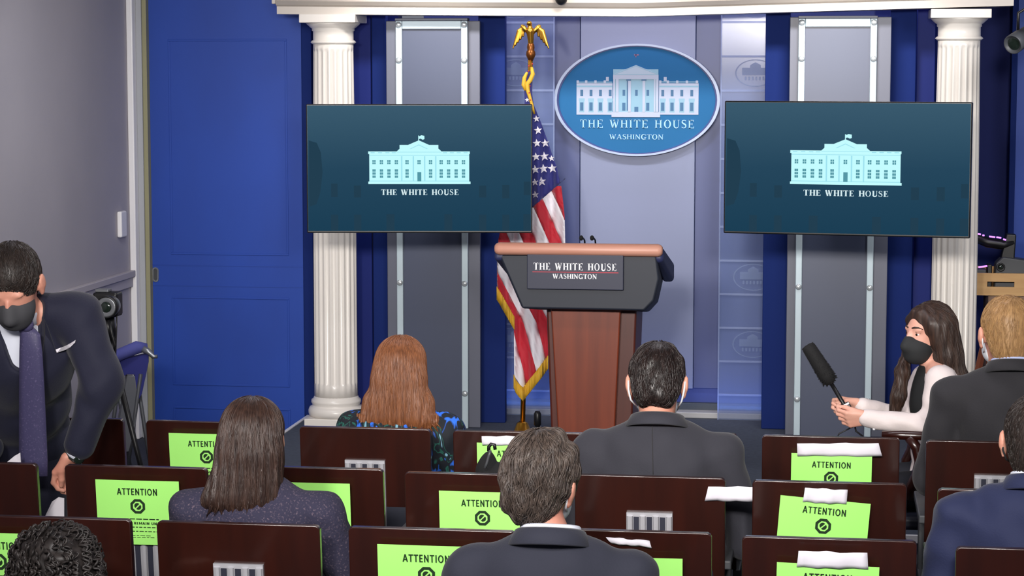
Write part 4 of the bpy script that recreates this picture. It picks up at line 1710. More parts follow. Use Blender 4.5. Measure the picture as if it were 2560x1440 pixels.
def band(center, rx, ry, h, th, tilt=0., n=40, R=None, flare=0., a0=0., a1=2 * math.pi):
    """soft ring (collar, cuff, strap): elliptical, height h, thickness th, tilted about X or turned by R."""
    mb = MB()
    rot = Matrix.Rotation(tilt, 3, 'X') if R is None else Matrix(R.tolist() if isinstance(R, np.ndarray) else R)
    full = abs(a1 - a0 - 2 * math.pi) < 1e-6
    cnt = n if full else n + 1
    prof = [(0, 0), (th * .5, h * .08), (th * .5, h * .9), (0, h), (-th * .5, h * .9), (-th * .5, h * .08)]
    rings = []
    for i in range(cnt):
        a = a0 + (a1 - a0) * i / n
        rings.append([Vector(center) + rot @ Vector(((rx + d + flare * (1 - z / h)) * math.cos(a), (ry + d + flare * (1 - z / h)) * math.sin(a), z)) for d, z in prof])
    vs = [p for r in rings for p in r]
    m_ = len(prof)
    fs = []
    for i in range(cnt if full else cnt - 1):
        j = (i + 1) % cnt
        for k in range(m_):
            l = (k + 1) % m_
            fs.append((i * m_ + k, i * m_ + l, j * m_ + l, j * m_ + k))
    return [tuple(v) for v in vs], fs


def hand_prims(wrist, f, n, t, curl=(.5, .6, .4), s=1., spread=.0, thumb=(.5, .8)):
    """f: towards the fingers, n: out of the palm, t: towards the thumb side."""
    f, n, t = Vector(f).normalized(), Vector(n).normalized(), Vector(t).normalized()
    w = Vector(wrist)
    g = []
    for i, (o_, L) in enumerate(((.030, .92), (.010, 1.0), (-.011, .95), (-.030, .76))):
        kn = w + (f * (.088 - .004 * abs(i - 1)) + t * o_) * s
        g.append(cone(w + t * o_ * .55 * s + f * .012 * s, kn, .0145 * s, .0115 * s, .012))
        d = (f + t * (spread * (1.5 - i))).normalized()
        p_ = kn
        a = 0
        for c_, l, r0, r1 in zip(curl, (.042 * L, .027 * L, .021 * L), (.0098, .0088, .0078), (.0088, .0078, .0066)):
            a += c_
            dd = d * math.cos(a) + n * math.sin(a)
            q = p_ + dd * l * s
            g.append(cone(p_, q, r0 * s, r1 * s, .004))
            p_ = q
    b_ = w + (f * .022 + t * .024) * s
    m1 = b_ + (f * thumb[0] + t * thumb[1] * .6 + n * .35).normalized() * .045 * s
    m2 = m1 + (f * .75 + t * thumb[1] * .2 + n * .5).normalized() * .032 * s
    m3 = m2 + (f * .9 - t * .1 + n * .35).normalized() * .024 * s
    g += [cone(b_, m1, .0165 * s, .0125 * s, .012), cone(m1, m2, .0115 * s, .0100 * s, .004), cone(m2, m3, .0098 * s, .0075 * s, .004)]
    return g


def on_surface(v, q, px, py):
    bv = BVHTree.FromPolygons([tuple(p) for p in v], [tuple(f) for f in q.tolist()])
    r = Vector(_ray(px, py)).normalized()
    loc, nr, i, d = bv.ray_cast(Vector((0, 0, CZ)), r)
    return loc, nr


def patch(v, q, poly, lift=.003):
    """thin decal-like cloth piece laid on the surface through pixel points poly."""
    bv = BVHTree.FromPolygons([tuple(p) for p in v], [tuple(f) for f in q.tolist()])
    pts = []
    for px, py in poly:
        r = Vector(_ray(px, py)).normalized()
        loc, nr, i, d = bv.ray_cast(Vector((0, 0, CZ)), r)
        if loc is None:
            continue
        pts.append(loc - r * lift)
    return pts


WAVES = [(1., (30, 12, 46), .4), (.7, (-38, 20, 30), 1.7), (.5, (16, 60, -52), 2.9), (.4, (80, 10, 24), .3)]


def body_seated(x, Y, H, lean, sw, head, arms, hip_x=None):
    """primitive lists (body, jacket, trousers) for a person seated facing +Y, plus key joints."""
    hx = x if hip_x is None else hip_x
    nb = np.array((x, Y + lean, H - .245))
    hip = np.array((hx, Y - .01, .55))
    chest = np.array(((x + hx) / 2 * .4 + x * .6, Y + lean * .75, H - .44))
    belly = (hip + chest) / 2
    sh = [np.array((x + s_ * sw, Y + lean * .85, H - .345)) for s_ in (-1, 1)]
    body = [cone(nb + np.array((0, 0, -.02)), head.p(0, -.03, -.05), .056, .056, .02), ell(chest, (sw * .82, .105, .19)), ell(belly, (.15, .11, .2)), ell(hip, (.165, .13, .1))]
    jacket = [ell(chest, (sw * .9, .125, .215)), ell(belly, (.172, .128, .24)), ell(hip + np.array((0, 0, .02)), (.185, .145, .11)), ell(chest + np.array((0, -.03, .05)), (sw * .86, .10, .15))]
    trousers = []
    for i, s_ in enumerate((-1, 1)):
        el, wr = [np.array(q) for q in arms[i]]
        body += [cone(nb + np.array((s_ * .02, 0, -.06)), sh[i] + np.array((0, 0, -.02)), .035, .04), cone(sh[i] + np.array((0, 0, -.02)), el, .042, .038), cone(el, wr, .038, .027)]
        jacket += [cone(nb + np.array((s_ * .042, -.014, -.034)), sh[i] + np.array((-s_ * .01, 0, -.004)), .044, .058, .05), cone(sh[i], el, .066, .055, .035), cone(el, wr, .053, .040, .03)]
        kn = np.array((hx + s_ * .12, Y + .43, .52))
        an = np.array((hx + s_ * .12, Y + .42, .10))
        body += [cone(hip + np.array((s_ * .08, 0, 0)), kn, .075, .052), cone(kn, an, .05, .036), cone(an, an + np.array((0, .16, -.06)), .035, .028)]
        trousers += [cone(hip + np.array((s_ * .085, 0, -.01)), kn, .088, .066), cone(kn, an, .064, .05)]
        d = (wr - el) / np.linalg.norm(wr - el)
        side = np.array((-s_, 0, 0))
        body += hand_prims(wr, Vector(d), Vector((0, -.2, -1)), Vector(side), (.3, .3, .2))
    return body, jacket, trousers, nb, sh, chest


def build_person(label, loc, body, skin, h=.0075, extra=None):
    v, q = surface(body, h, .022)
    parts = [(v, q, 0)]
    o = nmesh('person', parts, skin, loc=loc)
    tag(o, label, 'person')
    return o, v, q


def short_cut(person, head, m, flow=None, grow=0., n=1700, L=6, step=.0085, r0=.0022, nape=-.115, lift=.006, seed=3, whorl=(0.01, -.06, .12), mess=.2, wave=.0):
    hc = head.c
    dsp = (lambda X, Y, Z: wave * (np.sin(75 * (X - hc[0]) + 2.5 * np.sin(38 * (Z - hc[2])) + 1) * np.sin(30 * (Z - hc[2]) + 25 * (X - hc[0])) + .6 * np.sin(130 * (X - hc[0]) - 60 * (Z - hc[2])))) if wave else None
    v, q = surface(head.short_hair(grow, nape), .0055, .012, dsp)
    W = Vector(head.p(*whorl))
    dn = Vector(head.R @ np.array((0, 0, -1)))
    flow = flow or (lambda p, n_: (p - W).normalized() + dn * .5)
    sv, sf = strands(v, q, flow, n, L, step, r0, lift, rng=random.Random(seed), mess=mess)
    nmesh('hair', [(v, q, 0), (sv, sf, 0)], m, person)


def collars(person, nb, jm, shirt, tilt=-.35, rx=.072, ry=.070, dx=0.):
    c = Vector(nb) + Vector((dx, -.004, -.0))
    if shirt:
        v, f = band(c + Vector((0, -.004, -.012)), rx - .006, ry - .004, .036, .008, tilt, flare=.004)
        nmesh('shirt_collar', [(v, f, 0)], shirt, person)
    v, f = band(c + Vector((0, -.012, -.030)), rx + .002, ry + .004, .046, .012, tilt, flare=.024)
    return v, f


# ---------------------------------------------------------------- man in charcoal suit, dark hair, glasses (second row)
CY = lambda r, i: CHAIRS[(r, i)][1]
Yt = CY(1, 4) + .215
hd = atY(1643, 957, Yt + .05)
top = atY(1643, 880, Yt + .05)
H = top.z
head = Head((hd.x, Yt + .055, H - .105), headR(.0, .38, .0), 1.04)
x = hd.x + .005
arms = [((x - .275, Yt + .03, H - .62), (x - .13, Yt + .30, .66)), ((x + .285, Yt + .05, H - .62), (x + .21, Yt + .34, .66))]
body, jk, tr, nb, sh, ch = body_seated(x, Y=Yt, H=H + .02, lean=.02, sw=.215, head=head, arms=arms)
per, _, _ = build_person('man with short dark hair and glasses in charcoal suit, seen from behind', (x, Yt, .47), body + head.skull(), 'skin_light')
short_cut(per, head, 'hair_black', grow=.003, nape=-.088, n=2600, L=5, r0=.0014, lift=.005, wave=.002, seed=11)
v, q = surface(jk, .009, .03, folds(.0022, WAVES))
cv, cf = collars(per, nb + np.array((0, -.012, .012)), 'suit_charcoal', None, -.30, .076, .072)
jo = nmesh('suit_jacket', [(v, q, 0), (cv, cf, 0)], 'suit_charcoal', per)
# centre back seam
pts = patch(v, q, [(1630 + .02 * (y - 1050), y) for y in range(1066, 1190, 10)], .0005)
nmesh('back_seam', [(lambda mm: (mm.v, mm.f, 0))(MB().tube(pts, .0016, 6))], 'suit_dark', jo)
v, q = surface(tr, .011, .03)
nmesh('trousers', [(v, q, 0)], 'suit_charcoal', per)
mb = MB()
for s_ in (-1, 1):
    mb.tube([Vector(head.p(s_ * .088, -.03, .004)), Vector(head.p(s_ * .090, .0, .012)), Vector(head.p(s_ * .078, .1, .012))], .0028, 6)
    mb.tube([Vector(head.p(s_ * .078, .1, .012)), Vector(head.p(s_ * .04, .118, .014)), Vector(head.p(0, .122, .012))], .0026, 6)
nmesh('glasses', [(mb.v, mb.f, 0)], 'black_plastic', per)
mb = MB()
for s_ in (-1, 1):
    mb.tube([Vector(head.p(s_ * .089, -.032, .0)), Vector(head.p(s_ * .087, -.036, -.03)), Vector(head.p(s_ * .080, -.02, -.058)), Vector(head.p(s_ * .06, .06, -.07))], .0032, 6)
mk = surface([head.e((0, .055, -.06), (.062, .072, .055), .02), sub(head.e((0, -.05, -.06), (.09, .09, .08), .01))], .006, .01)
nmesh('face_mask', [(mk[0], mk[1], 0), (mb.v, mb.f, 0)], 'mask_white', per)

# ---------------------------------------------------------------- man with grey-brown hair (fourth row)
Yt = CY(3, 4) + .215
hd = atY(1356, 1190, Yt + .05)
H = atY(1356, 1088, Yt + .05).z
head = Head((hd.x - .002, Yt + .05, H - .118), headR(-.25, .12, .14), 1.0)
x = hd.x + .028
arms = [((x - .27, Yt + .03, H - .64), (x - .12, Yt + .30, .66)), ((x + .27, Yt + .03, H - .64), (x + .12, Yt + .32, .66))]
body, jk, tr, nb, sh, ch = body_seated(x, Y=Yt, H=H + .0, lean=.0, sw=.205, head=head, arms=arms)
per, _, _ = build_person('man with tousled grey-brown hair in dark suit jacket, nearest to camera', (x, Yt, .47), body + head.skull(), 'skin_light')
short_cut(per, head, 'hair_grey', grow=.009, n=3600, L=6, step=.009, r0=.0015, nape=-.104, lift=.007, mess=.22, wave=.004, seed=21, whorl=(-.02, -.04, .13))
v, q = surface(jk, .009, .03, folds(.0022, WAVES))
cv, cf = collars(per, nb + np.array((0, -.006, .004)), 'suit_grey_navy', 'shirt_white', -.28, .078, .072)
nmesh('suit_jacket', [(v, q, 0), (cv, cf, 0)], 'suit_grey_navy', per)
v, q = surface(tr, .011, .03)
nmesh('trousers', [(v, q, 0)], 'suit_grey_navy', per)
mk = surface([head.e((0, .055, -.06), (.066, .074, .057), .02), sub(head.e((0, -.05, -.06), (.09, .085, .08), .01))], .006, .01)
mb = MB()
for s_ in (-1, 1):
    mb.tube([Vector(head.p(s_ * .086, -.03, -.02)), Vector(head.p(s_ * .080, -.01, -.05)), Vector(head.p(s_ * .06, .06, -.07))], .0028, 6)
nmesh('face_mask', [(mk[0], mk[1], 0), (mb.v, mb.f, 0)], 'mask_white', per)

# ---------------------------------------------------------------- blond man (front row, right edge)
Yt = CY(0, 6) + .215
hd = atY(2515, 835, Yt + .05)
H = atY(2515, 752, Yt + .05).z
head = Head((hd.x, Yt + .05, H - .116), headR(.18, .06, .0), 1.06)
x = hd.x + .02
arms = [((x - .28, Yt + .02, H - .64), (x - .12, Yt + .30, .66)), ((x + .28, Yt + .03, H - .64), (x + .12, Yt + .32, .66))]
body, jk, tr, nb, sh, ch = body_seated(x, Y=Yt, H=H + .01, lean=.0, sw=.215, head=head, arms=arms)
per, _, _ = build_person('man with cropped blond hair in dark jacket at right edge', (x, Yt, .47), body + head.skull(), 'skin_light')
short_cut(per, head, 'hair_blond', grow=.003, n=3000, L=4, step=.006, r0=.0010, nape=-.100, lift=.003, mess=.15, seed=31)
v, q = surface(jk, .009, .03, folds(.0022, WAVES))
cv, cf = collars(per, nb + np.array((0, -.004, .012)), 'suit_dark', 'shirt_blue', -.28, .076, .07)
nmesh('suit_jacket', [(v, q, 0), (cv, cf, 0)], 'suit_dark', per)
v, q = surface(tr, .011, .03)
nmesh('trousers', [(v, q, 0)], 'trouser_dark', per)
mk = surface([head.e((0, .055, -.06), (.066, .074, .057), .02), sub(head.e((0, -.05, -.06), (.09, .085, .08), .01))], .006, .01)
mb = MB()
for s_ in (-1, 1):
    mb.tube([Vector(head.p(s_ * .089, -.03, -.0)), Vector(head.p(s_ * .086, -.03, -.03)), Vector(head.p(s_ * .076, -.01, -.055)), Vector(head.p(s_ * .06, .06, -.07))], .003, 6)
nmesh('face_mask', [(mk[0], mk[1], 0), (mb.v, mb.f, 0)], 'mask_white', per)

# ---------------------------------------------------------------- man in bright navy suit (third row, right edge)
Yt = CY(2, 6) + .22
hd = atY(2592, 1095, Yt + .05)
H = atY(2592, 1000, Yt + .05).z
head = Head((hd.x, Yt + .05, H - .116), headR(-.12, .1, .04), 1.04)
x = hd.x - .0
arms = [((x - .285, Yt + .02, H - .63), (x - .14, Yt + .30, .66)), ((x + .28, Yt + .03, H - .64), (x + .12, Yt + .32, .66))]
body, jk, tr, nb, sh, ch = body_seated(x, Y=Yt, H=H + .02, lean=.0, sw=.215, head=head, arms=arms)
per, _, _ = build_person('man with dark cropped hair in bright navy suit, cut off by right edge', (x, Yt, .47), body + head.skull(), 'skin_light')
short_cut(per, head, 'hair_dark', grow=.003, n=2500, L=4, step=.006, r0=.0010, nape=-.106, lift=.003, mess=.15, seed=41)
v, q = surface(jk, .009, .03, folds(.004, WAVES))
cv, cf = collars(per, nb + np.array((0, -.004, .008)), 'suit_bright_navy', 'shirt_white', -.28, .076, .07)
nmesh('suit_jacket', [(v, q, 0), (cv, cf, 0)], 'suit_bright_navy', per)
v, q = surface(tr, .011, .03)
nmesh('trousers', [(v, q, 0)], 'suit_bright_navy', per)
mk = surface([head.e((0, .055, -.06), (.066, .074, .057), .02), sub(head.e((0, -.05, -.06), (.09, .085, .08), .01))], .006, .01)
mb = MB()
for s_ in (-1, 1):
    mb.tube([Vector(head.p(s_ * .089, -.025, -.0)), Vector(head.p(s_ * .086, -.028, -.03)), Vector(head.p(s_ * .076, -.01, -.055)), Vector(head.p(s_ * .06, .06, -.07))], .003, 6)
nmesh('face_mask', [(mk[0], mk[1], 0), (mb.v, mb.f, 0)], 'mask_black', per)


# ---------------------------------------------------------------- women seen from behind with long hair
def long_hair(person, head, prims, m, n, L, step, r0, lift, seed, groove=.0022, extra_flow=None):
    hx_, hy_ = head.c[0], head.c[1]

    def disp(X, Y, Z):
        return groove * (np.sin(210 * (X - hx_) + 2.2 * np.sin(11 * Z) + .8) + .7 * np.sin(340 * (X - hx_) - 3 * np.sin(7 * Z)) + .6 * np.sin(150 * (Y - hy_) + 2 * np.sin(9 * Z))) * np.clip((head.c[2] + .06 - Z) / .12, 0, 1)
    v, q = surface(prims, .0062, .025, disp)
    W = Vector(head.p(0, -.01, .125))

    def flow(p, n_):
        d = p - W
        return Vector((d.x * 1.4, d.y * 1.4, -.12)) if p.z > head.c[2] + .03 else Vector((d.x * .25, 0, -1))
    zmin = v[:, 2].min()
    sv, sf = strands(v, q, flow, n, L, step, r0, lift, keep=lambda p, n_: p[2] > zmin + .045 and n_[2] > -.4, rng=random.Random(seed), mess=.06)
    # loose tips hanging below the hem
    rng = random.Random(seed + 1)
    mb = MB()
    low = [i for i in range(len(v)) if v[i][2] < zmin + .05]
    for k in range(260):
        p = Vector(v[rng.choice(low)])
        e_ = p + Vector((rng.gauss(0, .006) + (p.x - hx_) * .10, rng.gauss(0, .004), -rng.uniform(.015, .042)))
        mb.tube([p + Vector((0, 0, .03)), p, e_], [.004, .0042, .0008], 4)
    return nmesh('hair', [(v, q, 0), (sv, sf, 0), (mb.v, mb.f, 0)], m, person)


# red-haired woman in a floral top (front row)
Yt = CY(0, 2) + .215
hd = atY(1004, 920, Yt + .03)
H = atY(1004, 841, Yt + .03).z
head = Head((hd.x, Yt + .03, H - .122), headR(.0, .10, .0), .98)
x = hd.x + .0
arms = [((x - .235, Yt + .03, H - .60), (x - .12, Yt + .30, .66)), ((x + .255, Yt + .04, H - .60), (x + .12, Yt + .30, .66))]
body, jk, tr, nb, sh, ch = body_seated(x, Y=Yt, H=H, lean=.0, sw=.175, head=head, arms=arms, hip_x=CHAIRS[(0, 2)][0] + CW / 2)
per, _, _ = build_person('woman with straight red shoulder-length hair in blue floral top', (x, Yt, .47), body + head.skull(), 'skin_light')
hp = [head.e((0, -.02, .036), (.094, .108, .094)), head.e((0, -.045, -.05), (.108, .088, .13)), head.e((0, -.055, -.13), (.136, .075, .085)), head.e((0, -.058, -.19), (.155, .062, .045), .04),
      sub(head.e((0, .15, -.08), (.10, .11, .16), .02))]
long_hair(per, head, hp, 'hair_red', 2800, 14, .012, .0012, .0022, 51, .0016)
v, q = surface(jk, .010, .03, folds(.002, WAVES))
nmesh('blouse', [(v, q, 0)], 'floral', per)
v, q = surface(tr, .011, .03)
nmesh('trousers', [(v, q, 0)], 'trouser_dark', per)

# brown-haired woman in a tweed jacket (third row)
Yt = CY(2, 2) + .215
hd = atY(634, 1085, Yt + .03)
H = atY(634, 994, Yt + .03).z
head = Head((hd.x, Yt + .03, H - .122), headR(.0, .08, .0), .98)
x = hd.x + .015
arms = [((x - .25, Yt + .05, H - .58), (x - .16, Yt + .32, .68)), ((x + .285, Yt + .05, H - .60), (x + .26, Yt + .32, .62))]
body, jk, tr, nb, sh, ch = body_seated(x, Y=Yt, H=H, lean=.0, sw=.195, head=head, arms=arms)
per, _, _ = build_person('woman with dark brown shoulder-length hair in tweed jacket with puffed shoulders', (x, Yt, .47), body + head.skull(), 'skin_light')
hp = [head.e((0, -.02, .036), (.094, .108, .094)), head.e((0, -.05, -.05), (.104, .088, .13)), head.e((-.01, -.06, -.13), (.110, .078, .085)), head.e((-.025, -.066, -.18), (.115, .066, .045), .04),
      sub(head.e((0, .15, -.08), (.10, .11, .16), .02))]
long_hair(per, head, hp, 'hair_brown', 2600, 13, .012, .0012, .0022, 61, .0026)
jk2 = jk + [ell(sh[0] + np.array((-.004, -.004, .022)), (.062, .07, .055)), ell(sh[1] + np.array((.004, -.004, .022)), (.062, .07, .055))]
v, q = surface(jk2, .009, .028, folds(.0028, WAVES))
nmesh('tweed_jacket', [(v, q, 0)], 'tweed', per)
v, q = surface(tr, .011, .03)
nmesh('trousers', [(v, q, 0)], 'trouser_dark', per)

# curly-haired person (fourth row, bottom left)
Yt = CY(3, 1) + .24
hd = atY(146, 1420, Yt + .06)
H = atY(146, 1316, Yt + .06).z
head = Head((hd.x, Yt + .06, H - .125), headR(.1, .25, .0), 1.0)
x = hd.x
arms = [((x - .25, Yt + .05, H - .50), (x - .16, Yt + .32, .64)), ((x + .25, Yt + .05, H - .50), (x + .16, Yt + .32, .64))]
body, jk, tr, nb, sh, ch = body_seated(x, Y=Yt, H=H - .01, lean=.05, sw=.18, head=head, arms=arms)
per, _, _ = build_person('person with dark curly hair, only the head showing at bottom left', (x, Yt, .47), body + head.skull(), 'skin_light')
hp = [head.e((0, -.02, .024), (.108, .122, .098)), head.e((0, -.04, -.06), (.122, .11, .11)), sub(head.e((0, .16, -.06), (.10, .11, .14), .02))]
v, q = surface(hp, .0065, .03, lambda X, Y, Z: .004 * np.sin(95 * X + 3 * np.sin(40 * Z)) * np.sin(90 * Z + 2 * np.sin(50 * X)) + .004 * np.sin(80 * Y + 1) * np.sin(85 * Z))
Wc = Vector(head.p(0, -.01, .13))
sv, sf = strands(v, q, lambda p, n_: (p - Wc).normalized() + Vector((0, 0, -.6)), 620, 16, .0055, .0042, .005, coil=(.014, .95), rng=random.Random(71))
nmesh('hair', [(v, q, 0), (sv, sf, 0)], 'hair_curly', per)
v, q = surface(jk, .010, .03)
nmesh('jacket', [(v, q, 0)], 'suit_dark', per)
v, q = surface(tr, .011, .03)
nmesh('trousers', [(v, q, 0)], 'trouser_dark', per)

# ---------------------------------------------------------------- woman holding the microphone, seated sideways past the front row
Yw = 8.95
K = lambda px, py, dy=0.: np.array(atY(px, py, Yw + dy))
fw = Vector((-.93, -.36, 0)).normalized()
sd = Vector((-.36, .93, 0)).normalized() * -1        # towards the camera side
head = Head(K(2319, 833, 0), dirR((-.80, -.60, -.03), (.04, .0, 1)), .95)
nb = K(2338, 918, .0)
shn, shf = K(2352, 952, -.15), K(2315, 948, .15)
chest = K(2348, 1010, .0)
hip = np.array((K(2362, 1200)[0], Yw + .02, .53))
belly = (chest + hip) / 2
eln, wrn = K(2330, 1066, -.20), K(2168, 1046, -.17)
elf, wrf = K(2262, 1052, .12), K(2158, 1018, -.02)
R_t = dirR(fw)
body = head.skull() + [cone(nb, head.p(0, -.03, -.05), .050, .047, .03), ell(chest, (.135, .10, .18), R_t), ell(belly, (.13, .10, .18), R_t), ell(hip, (.16, .13, .1), R_t),
                       cone(nb, shn, .045, .045), cone(nb, shf, .045, .045), cone(shn, eln, .04, .035), cone(eln, wrn, .033, .024), cone(shf, elf, .04, .035), cone(elf, wrf, .033, .024)]
skirt = []
for s_ in (-1, 1):
    kn = hip + np.array(fw) * .42 + np.array(sd) * (-s_ * .09)
    an = np.array((kn[0] + .02, kn[1], .09))
    body += [cone(hip + np.array(sd) * (-s_ * .08), kn, .07, .05), cone(kn, an, .045, .032), cone(an, an + np.array(fw) * .15 + np.array((0, 0, -.05)), .03, .024)]
    skirt += [cone(hip + np.array(sd) * (-s_ * .08), kn, .085, .062), cone(kn, an, .058, .045)]
per = None
v0, q0 = surface(body, .0062, .02)
# hands at finer resolution: near hand wraps the recorder, far hand holds the pole above it
axis = (Vector(K(2018, 862)) - Vector(K(2130, 1050))).normalized()       # up the microphone
camd = Vector((-.14, -.99, .1)).normalized()
hn = hand_prims(wrn + np.array((.004, 0, 0)), Vector((-1, -.05, -.05)), Vector((-.1, .75, .5)), Vector((-.2, -.35, .9)), (.55, .95, .7), .92, thumb=(.9, .3))
hn.append(cone(wrn + (eln - wrn) * .25, wrn, .024, .023))
v1, q1 = surface(hn, .0032, .006)
hf = hand_prims(wrf + np.array((.0, 0, 0)), Vector((-.95, -.1, .12)), Vector((-.05, -.85, -.4)), Vector((-.3, -.3, .9)), (.5, 1.0, .8), .92, thumb=(.9, .3))
hf.append(cone(wrf + (elf - wrf) * .25, wrf, .024, .023))
v2, q2 = surface(hf, .0032, .006)
per = nmesh('person', [(v0, q0, 0), (v1, q1, 0), (v2, q2, 0)], 'skin_face', loc=tuple(hip - np.array((0, 0, .07))))
tag(per, 'woman in cream blazer and black mask holding a furry microphone, seated sideways', 'person')
# black top under the blazer
v, q = surface([ell(chest + np.array(fw) * .012, (.125, .10, .18), R_t), ell(belly, (.13, .105, .18), R_t), cone(nb + np.array(fw) * .02 + np.array((0, 0, -.02)), chest + np.array(fw) * .05, .048, .06)], .008, .03)
nmesh('black_top', [(v, q, 0)], 'top_black', per)
bl = [ell(chest - np.array(fw) * .012, (.155, .115, .20), R_t), ell(belly - np.array(fw) * .006, (.15, .125, .2), R_t), ell(hip + np.array((0, 0, .02)), (.18, .15, .1), R_t),
      cone(nb + np.array((.01, 0, -.02)), shn, .045, .052), cone(nb + np.array((.01, 0, -.02)), shf, .045, .052),
      cone(shn, eln, .060, .050), cone(eln, wrn, .049, .036), cone(shf, elf, .06, .052), cone(elf, wrf, .050, .038),
      sub(ell(nb + np.array(fw) * .10 + np.array((0, 0, -.06)), (.034, .06, .16), R_t, .015))]
ek = K(2300, 1050, -.2)
v, q = surface(bl, .0065, .024, lambda X, Y, Z: .0032 * np.sin(70 * X + 95 * Z + 1.5 * np.sin(30 * X)) * np.exp(-(((X - ek[0]) / .12) ** 2 + ((Z - ek[2]) / .07) ** 2)) + .0016 * np.sin(45 * X - 60 * Z + 22 * Y))
bo = nmesh('blazer', [(v, q, 0)], 'blazer_cream', per)
for px, py in ((2185, 1072), (2196, 1076)):
    loc, nr = on_surface(v, q, px, py)
    if loc is not None:
        mb = MB().ell(loc, (.006, .003, .006), 10, 6)
        nmesh('cuff_button', [(mb.v, mb.f, 0)], 'letter_white', bo)
v, q = surface(skirt, .011, .03)
nmesh('trousers', [(v, q, 0)], 'trouser_dark', per)
# mask
v, q = surface([head.e((0, .046, -.056), (.064, .074, .060)), head.k((0, .10, -.02), (0, .118, -.045), .02, .02, .02), head.e((0, .055, -.09), (.05, .052, .035), .02),
                sub(head.e((0, .04, .075), (.14, .14, .085), .006)), sub(head.e((0, -.075, -.05), (.12, .10, .12), .008))], .005, .016)
nmesh('face_mask', [(v, q, 0)], 'mask_black', per)
# eyes, brows
for s_ in (-1, 1):
    eb = MB().ell(head.p(s_ * .030, .071, .006), (.0120, .0128, .0088), 16, 10, Matrix(head.R.tolist()))
    eo = nmesh('eye', [(eb.v, eb.f, 0)], 'eye_white', per)
    g_ = head.p(s_ * .030 + .002, .0815, .0055)
    ib = MB().ell(g_, (.0080, .0050, .0080), 12, 8, Matrix(head.R.tolist()))
    nmesh('iris', [(ib.v, ib.f, 0)], 'eye_iris', eo)
    mb = MB().tube([Vector(head.p(s_ * .016, .085, .0125)), Vector(head.p(s_ * .03, .0865, .0165)), Vector(head.p(s_ * .046, .073, .0105))], [.001, .0017, .001], 6)
    nmesh('upper_lash', [(mb.v, mb.f, 0)], 'hair_long_dark', eo)
    mb = MB().tube([Vector(head.p(s_ * .013, .0935, .031)), Vector(head.p(s_ * .026, .0905, .035)), Vector(head.p(s_ * .040, .081, .035)), Vector(head.p(s_ * .053, .066, .027))], [.0026, .0036, .003, .001], 8)
    nmesh('eyebrow', [(mb.v, mb.f, 0)], 'hair_long_dark', per)
# hair: centre parting, near curtain behind the shoulder, one lock in front
hp = [head.e((0, -.024, .034), (.090, .104, .100)), head.e((0, -.06, -.04), (.085, .075, .11)),
      cone(K(2352, 815, -.03), K(2372, 890, -.04), .068, .055), cone(K(2372, 890, -.04), K(2398, 945, -.06), .055, .034), cone(K(2398, 945, -.06), K(2411, 972, -.06), .034, .018),
      head.k((.066, .03, .05), (.082, .0, -.05), .026, .026), head.k((-.066, .03, .05), (-.080, .0, -.05), .024, .024),
      head.k((.02, .052, .092), (.064, .026, .05), .014, .02), head.k((-.02, .052, .092), (-.062, .026, .05), .014, .02),
      sub(head.e((0, .13, -.03), (.062, .088, .126), .008))]
v, q = surface(hp, .0055, .02, lambda X, Y, Z: .0016 * np.sin(190 * (X + .5 * Y) + 2 * np.sin(14 * Z)))
Wp = Vector(head.p(0, .03, .13))
end = Vector(K(2411, 985, -.06))


def fl(p, n_):
    if p.z > head.c[2] + .05:
        return (p - Wp).normalized() + Vector((.2, 0, -.5))
    return (end - p).normalized() * .8 + Vector((0, 0, -.6))


Ri = head.R.T


def away_from_face(p, n_):
    l_ = Ri @ (np.array(p) - head.c) / head.s
    return not (l_[1] > .035 and l_[2] < .10) and n_[2] > -.6


sv, sf = strands(v, q, fl, 1300, 12, .011, .0012, .0022, keep=away_from_face, rng=random.Random(81), mess=.05, stop=lambda p, n_: not away_from_face(p, n_))
lp2 = [cone(K(2268, 880, .02), K(2256, 930, -.02), .020, .026), cone(K(2256, 930, -.02), K(2246, 990, -.04), .026, .027), cone(K(2246, 990, -.04), K(2238, 1028, -.04), .027, .022)]
v3, q3 = surface(lp2, .0055, .02, lambda X, Y, Z: .0016 * np.sin(260 * X + 60 * Z))
sv3, sf3 = strands(v3, q3, lambda p, n_: Vector((-.15, 0, -1)), 260, 9, .011, .0012, .002, keep=lambda p, n_: p[2] > K(2240, 985)[2], rng=random.Random(82), mess=.05)
nmesh('hair', [(v, q, 0), (sv, sf, 0), (v3, q3, 0), (sv3, sf3, 0)], 'hair_long_dark', per)

# the microphone itself
m0, m1, m2, m3 = Vector(K(2018, 862, -.06)), Vector(K(2079, 960, -.08)), Vector(K(2112, 1015, -.09)), Vector(K(2134, 1056, -.10))
mic = thing('boom_microphone', 'black furry microphone on a short pole held by the seated woman', 'microphone', m3)
wind = MB()
d = m1 - m0
wind.tube([m0, m0 + d * .02, m0 + d * .1, m0 + d * .5, m0 + d * .8, m0 + d * .93, m1], [.012, .024, .028, .030, .032, .027, .010], 20)
wo = struct('windscreen', wind, 'black_matte', mic, smooth=True)
rng = random.Random(9)
fz = MB()
for k in range(900):
    t = rng.uniform(.01, .98)
    a = rng.uniform(0, 2 * math.pi)
    dn = d.normalized()
    uu = dn.cross(Vector((0, 1, 0))).normalized()
    vv = dn.cross(uu)
    rad = .024 + .008 * min(t / .7, 1) - (.012 if t > .93 else 0)
    o_ = uu * math.cos(a) + vv * math.sin(a)
    p_ = m0 + d * t + o_ * rad
    fz.tube([p_ - o_ * .004, p_ + o_ * rng.uniform(.002, .005) + dn * rng.uniform(.002, .008)], [.0016, .0004], 3)
fo = struct('fur', fz, 'black_matte', wo)
fo['kind'] = 'stuff'
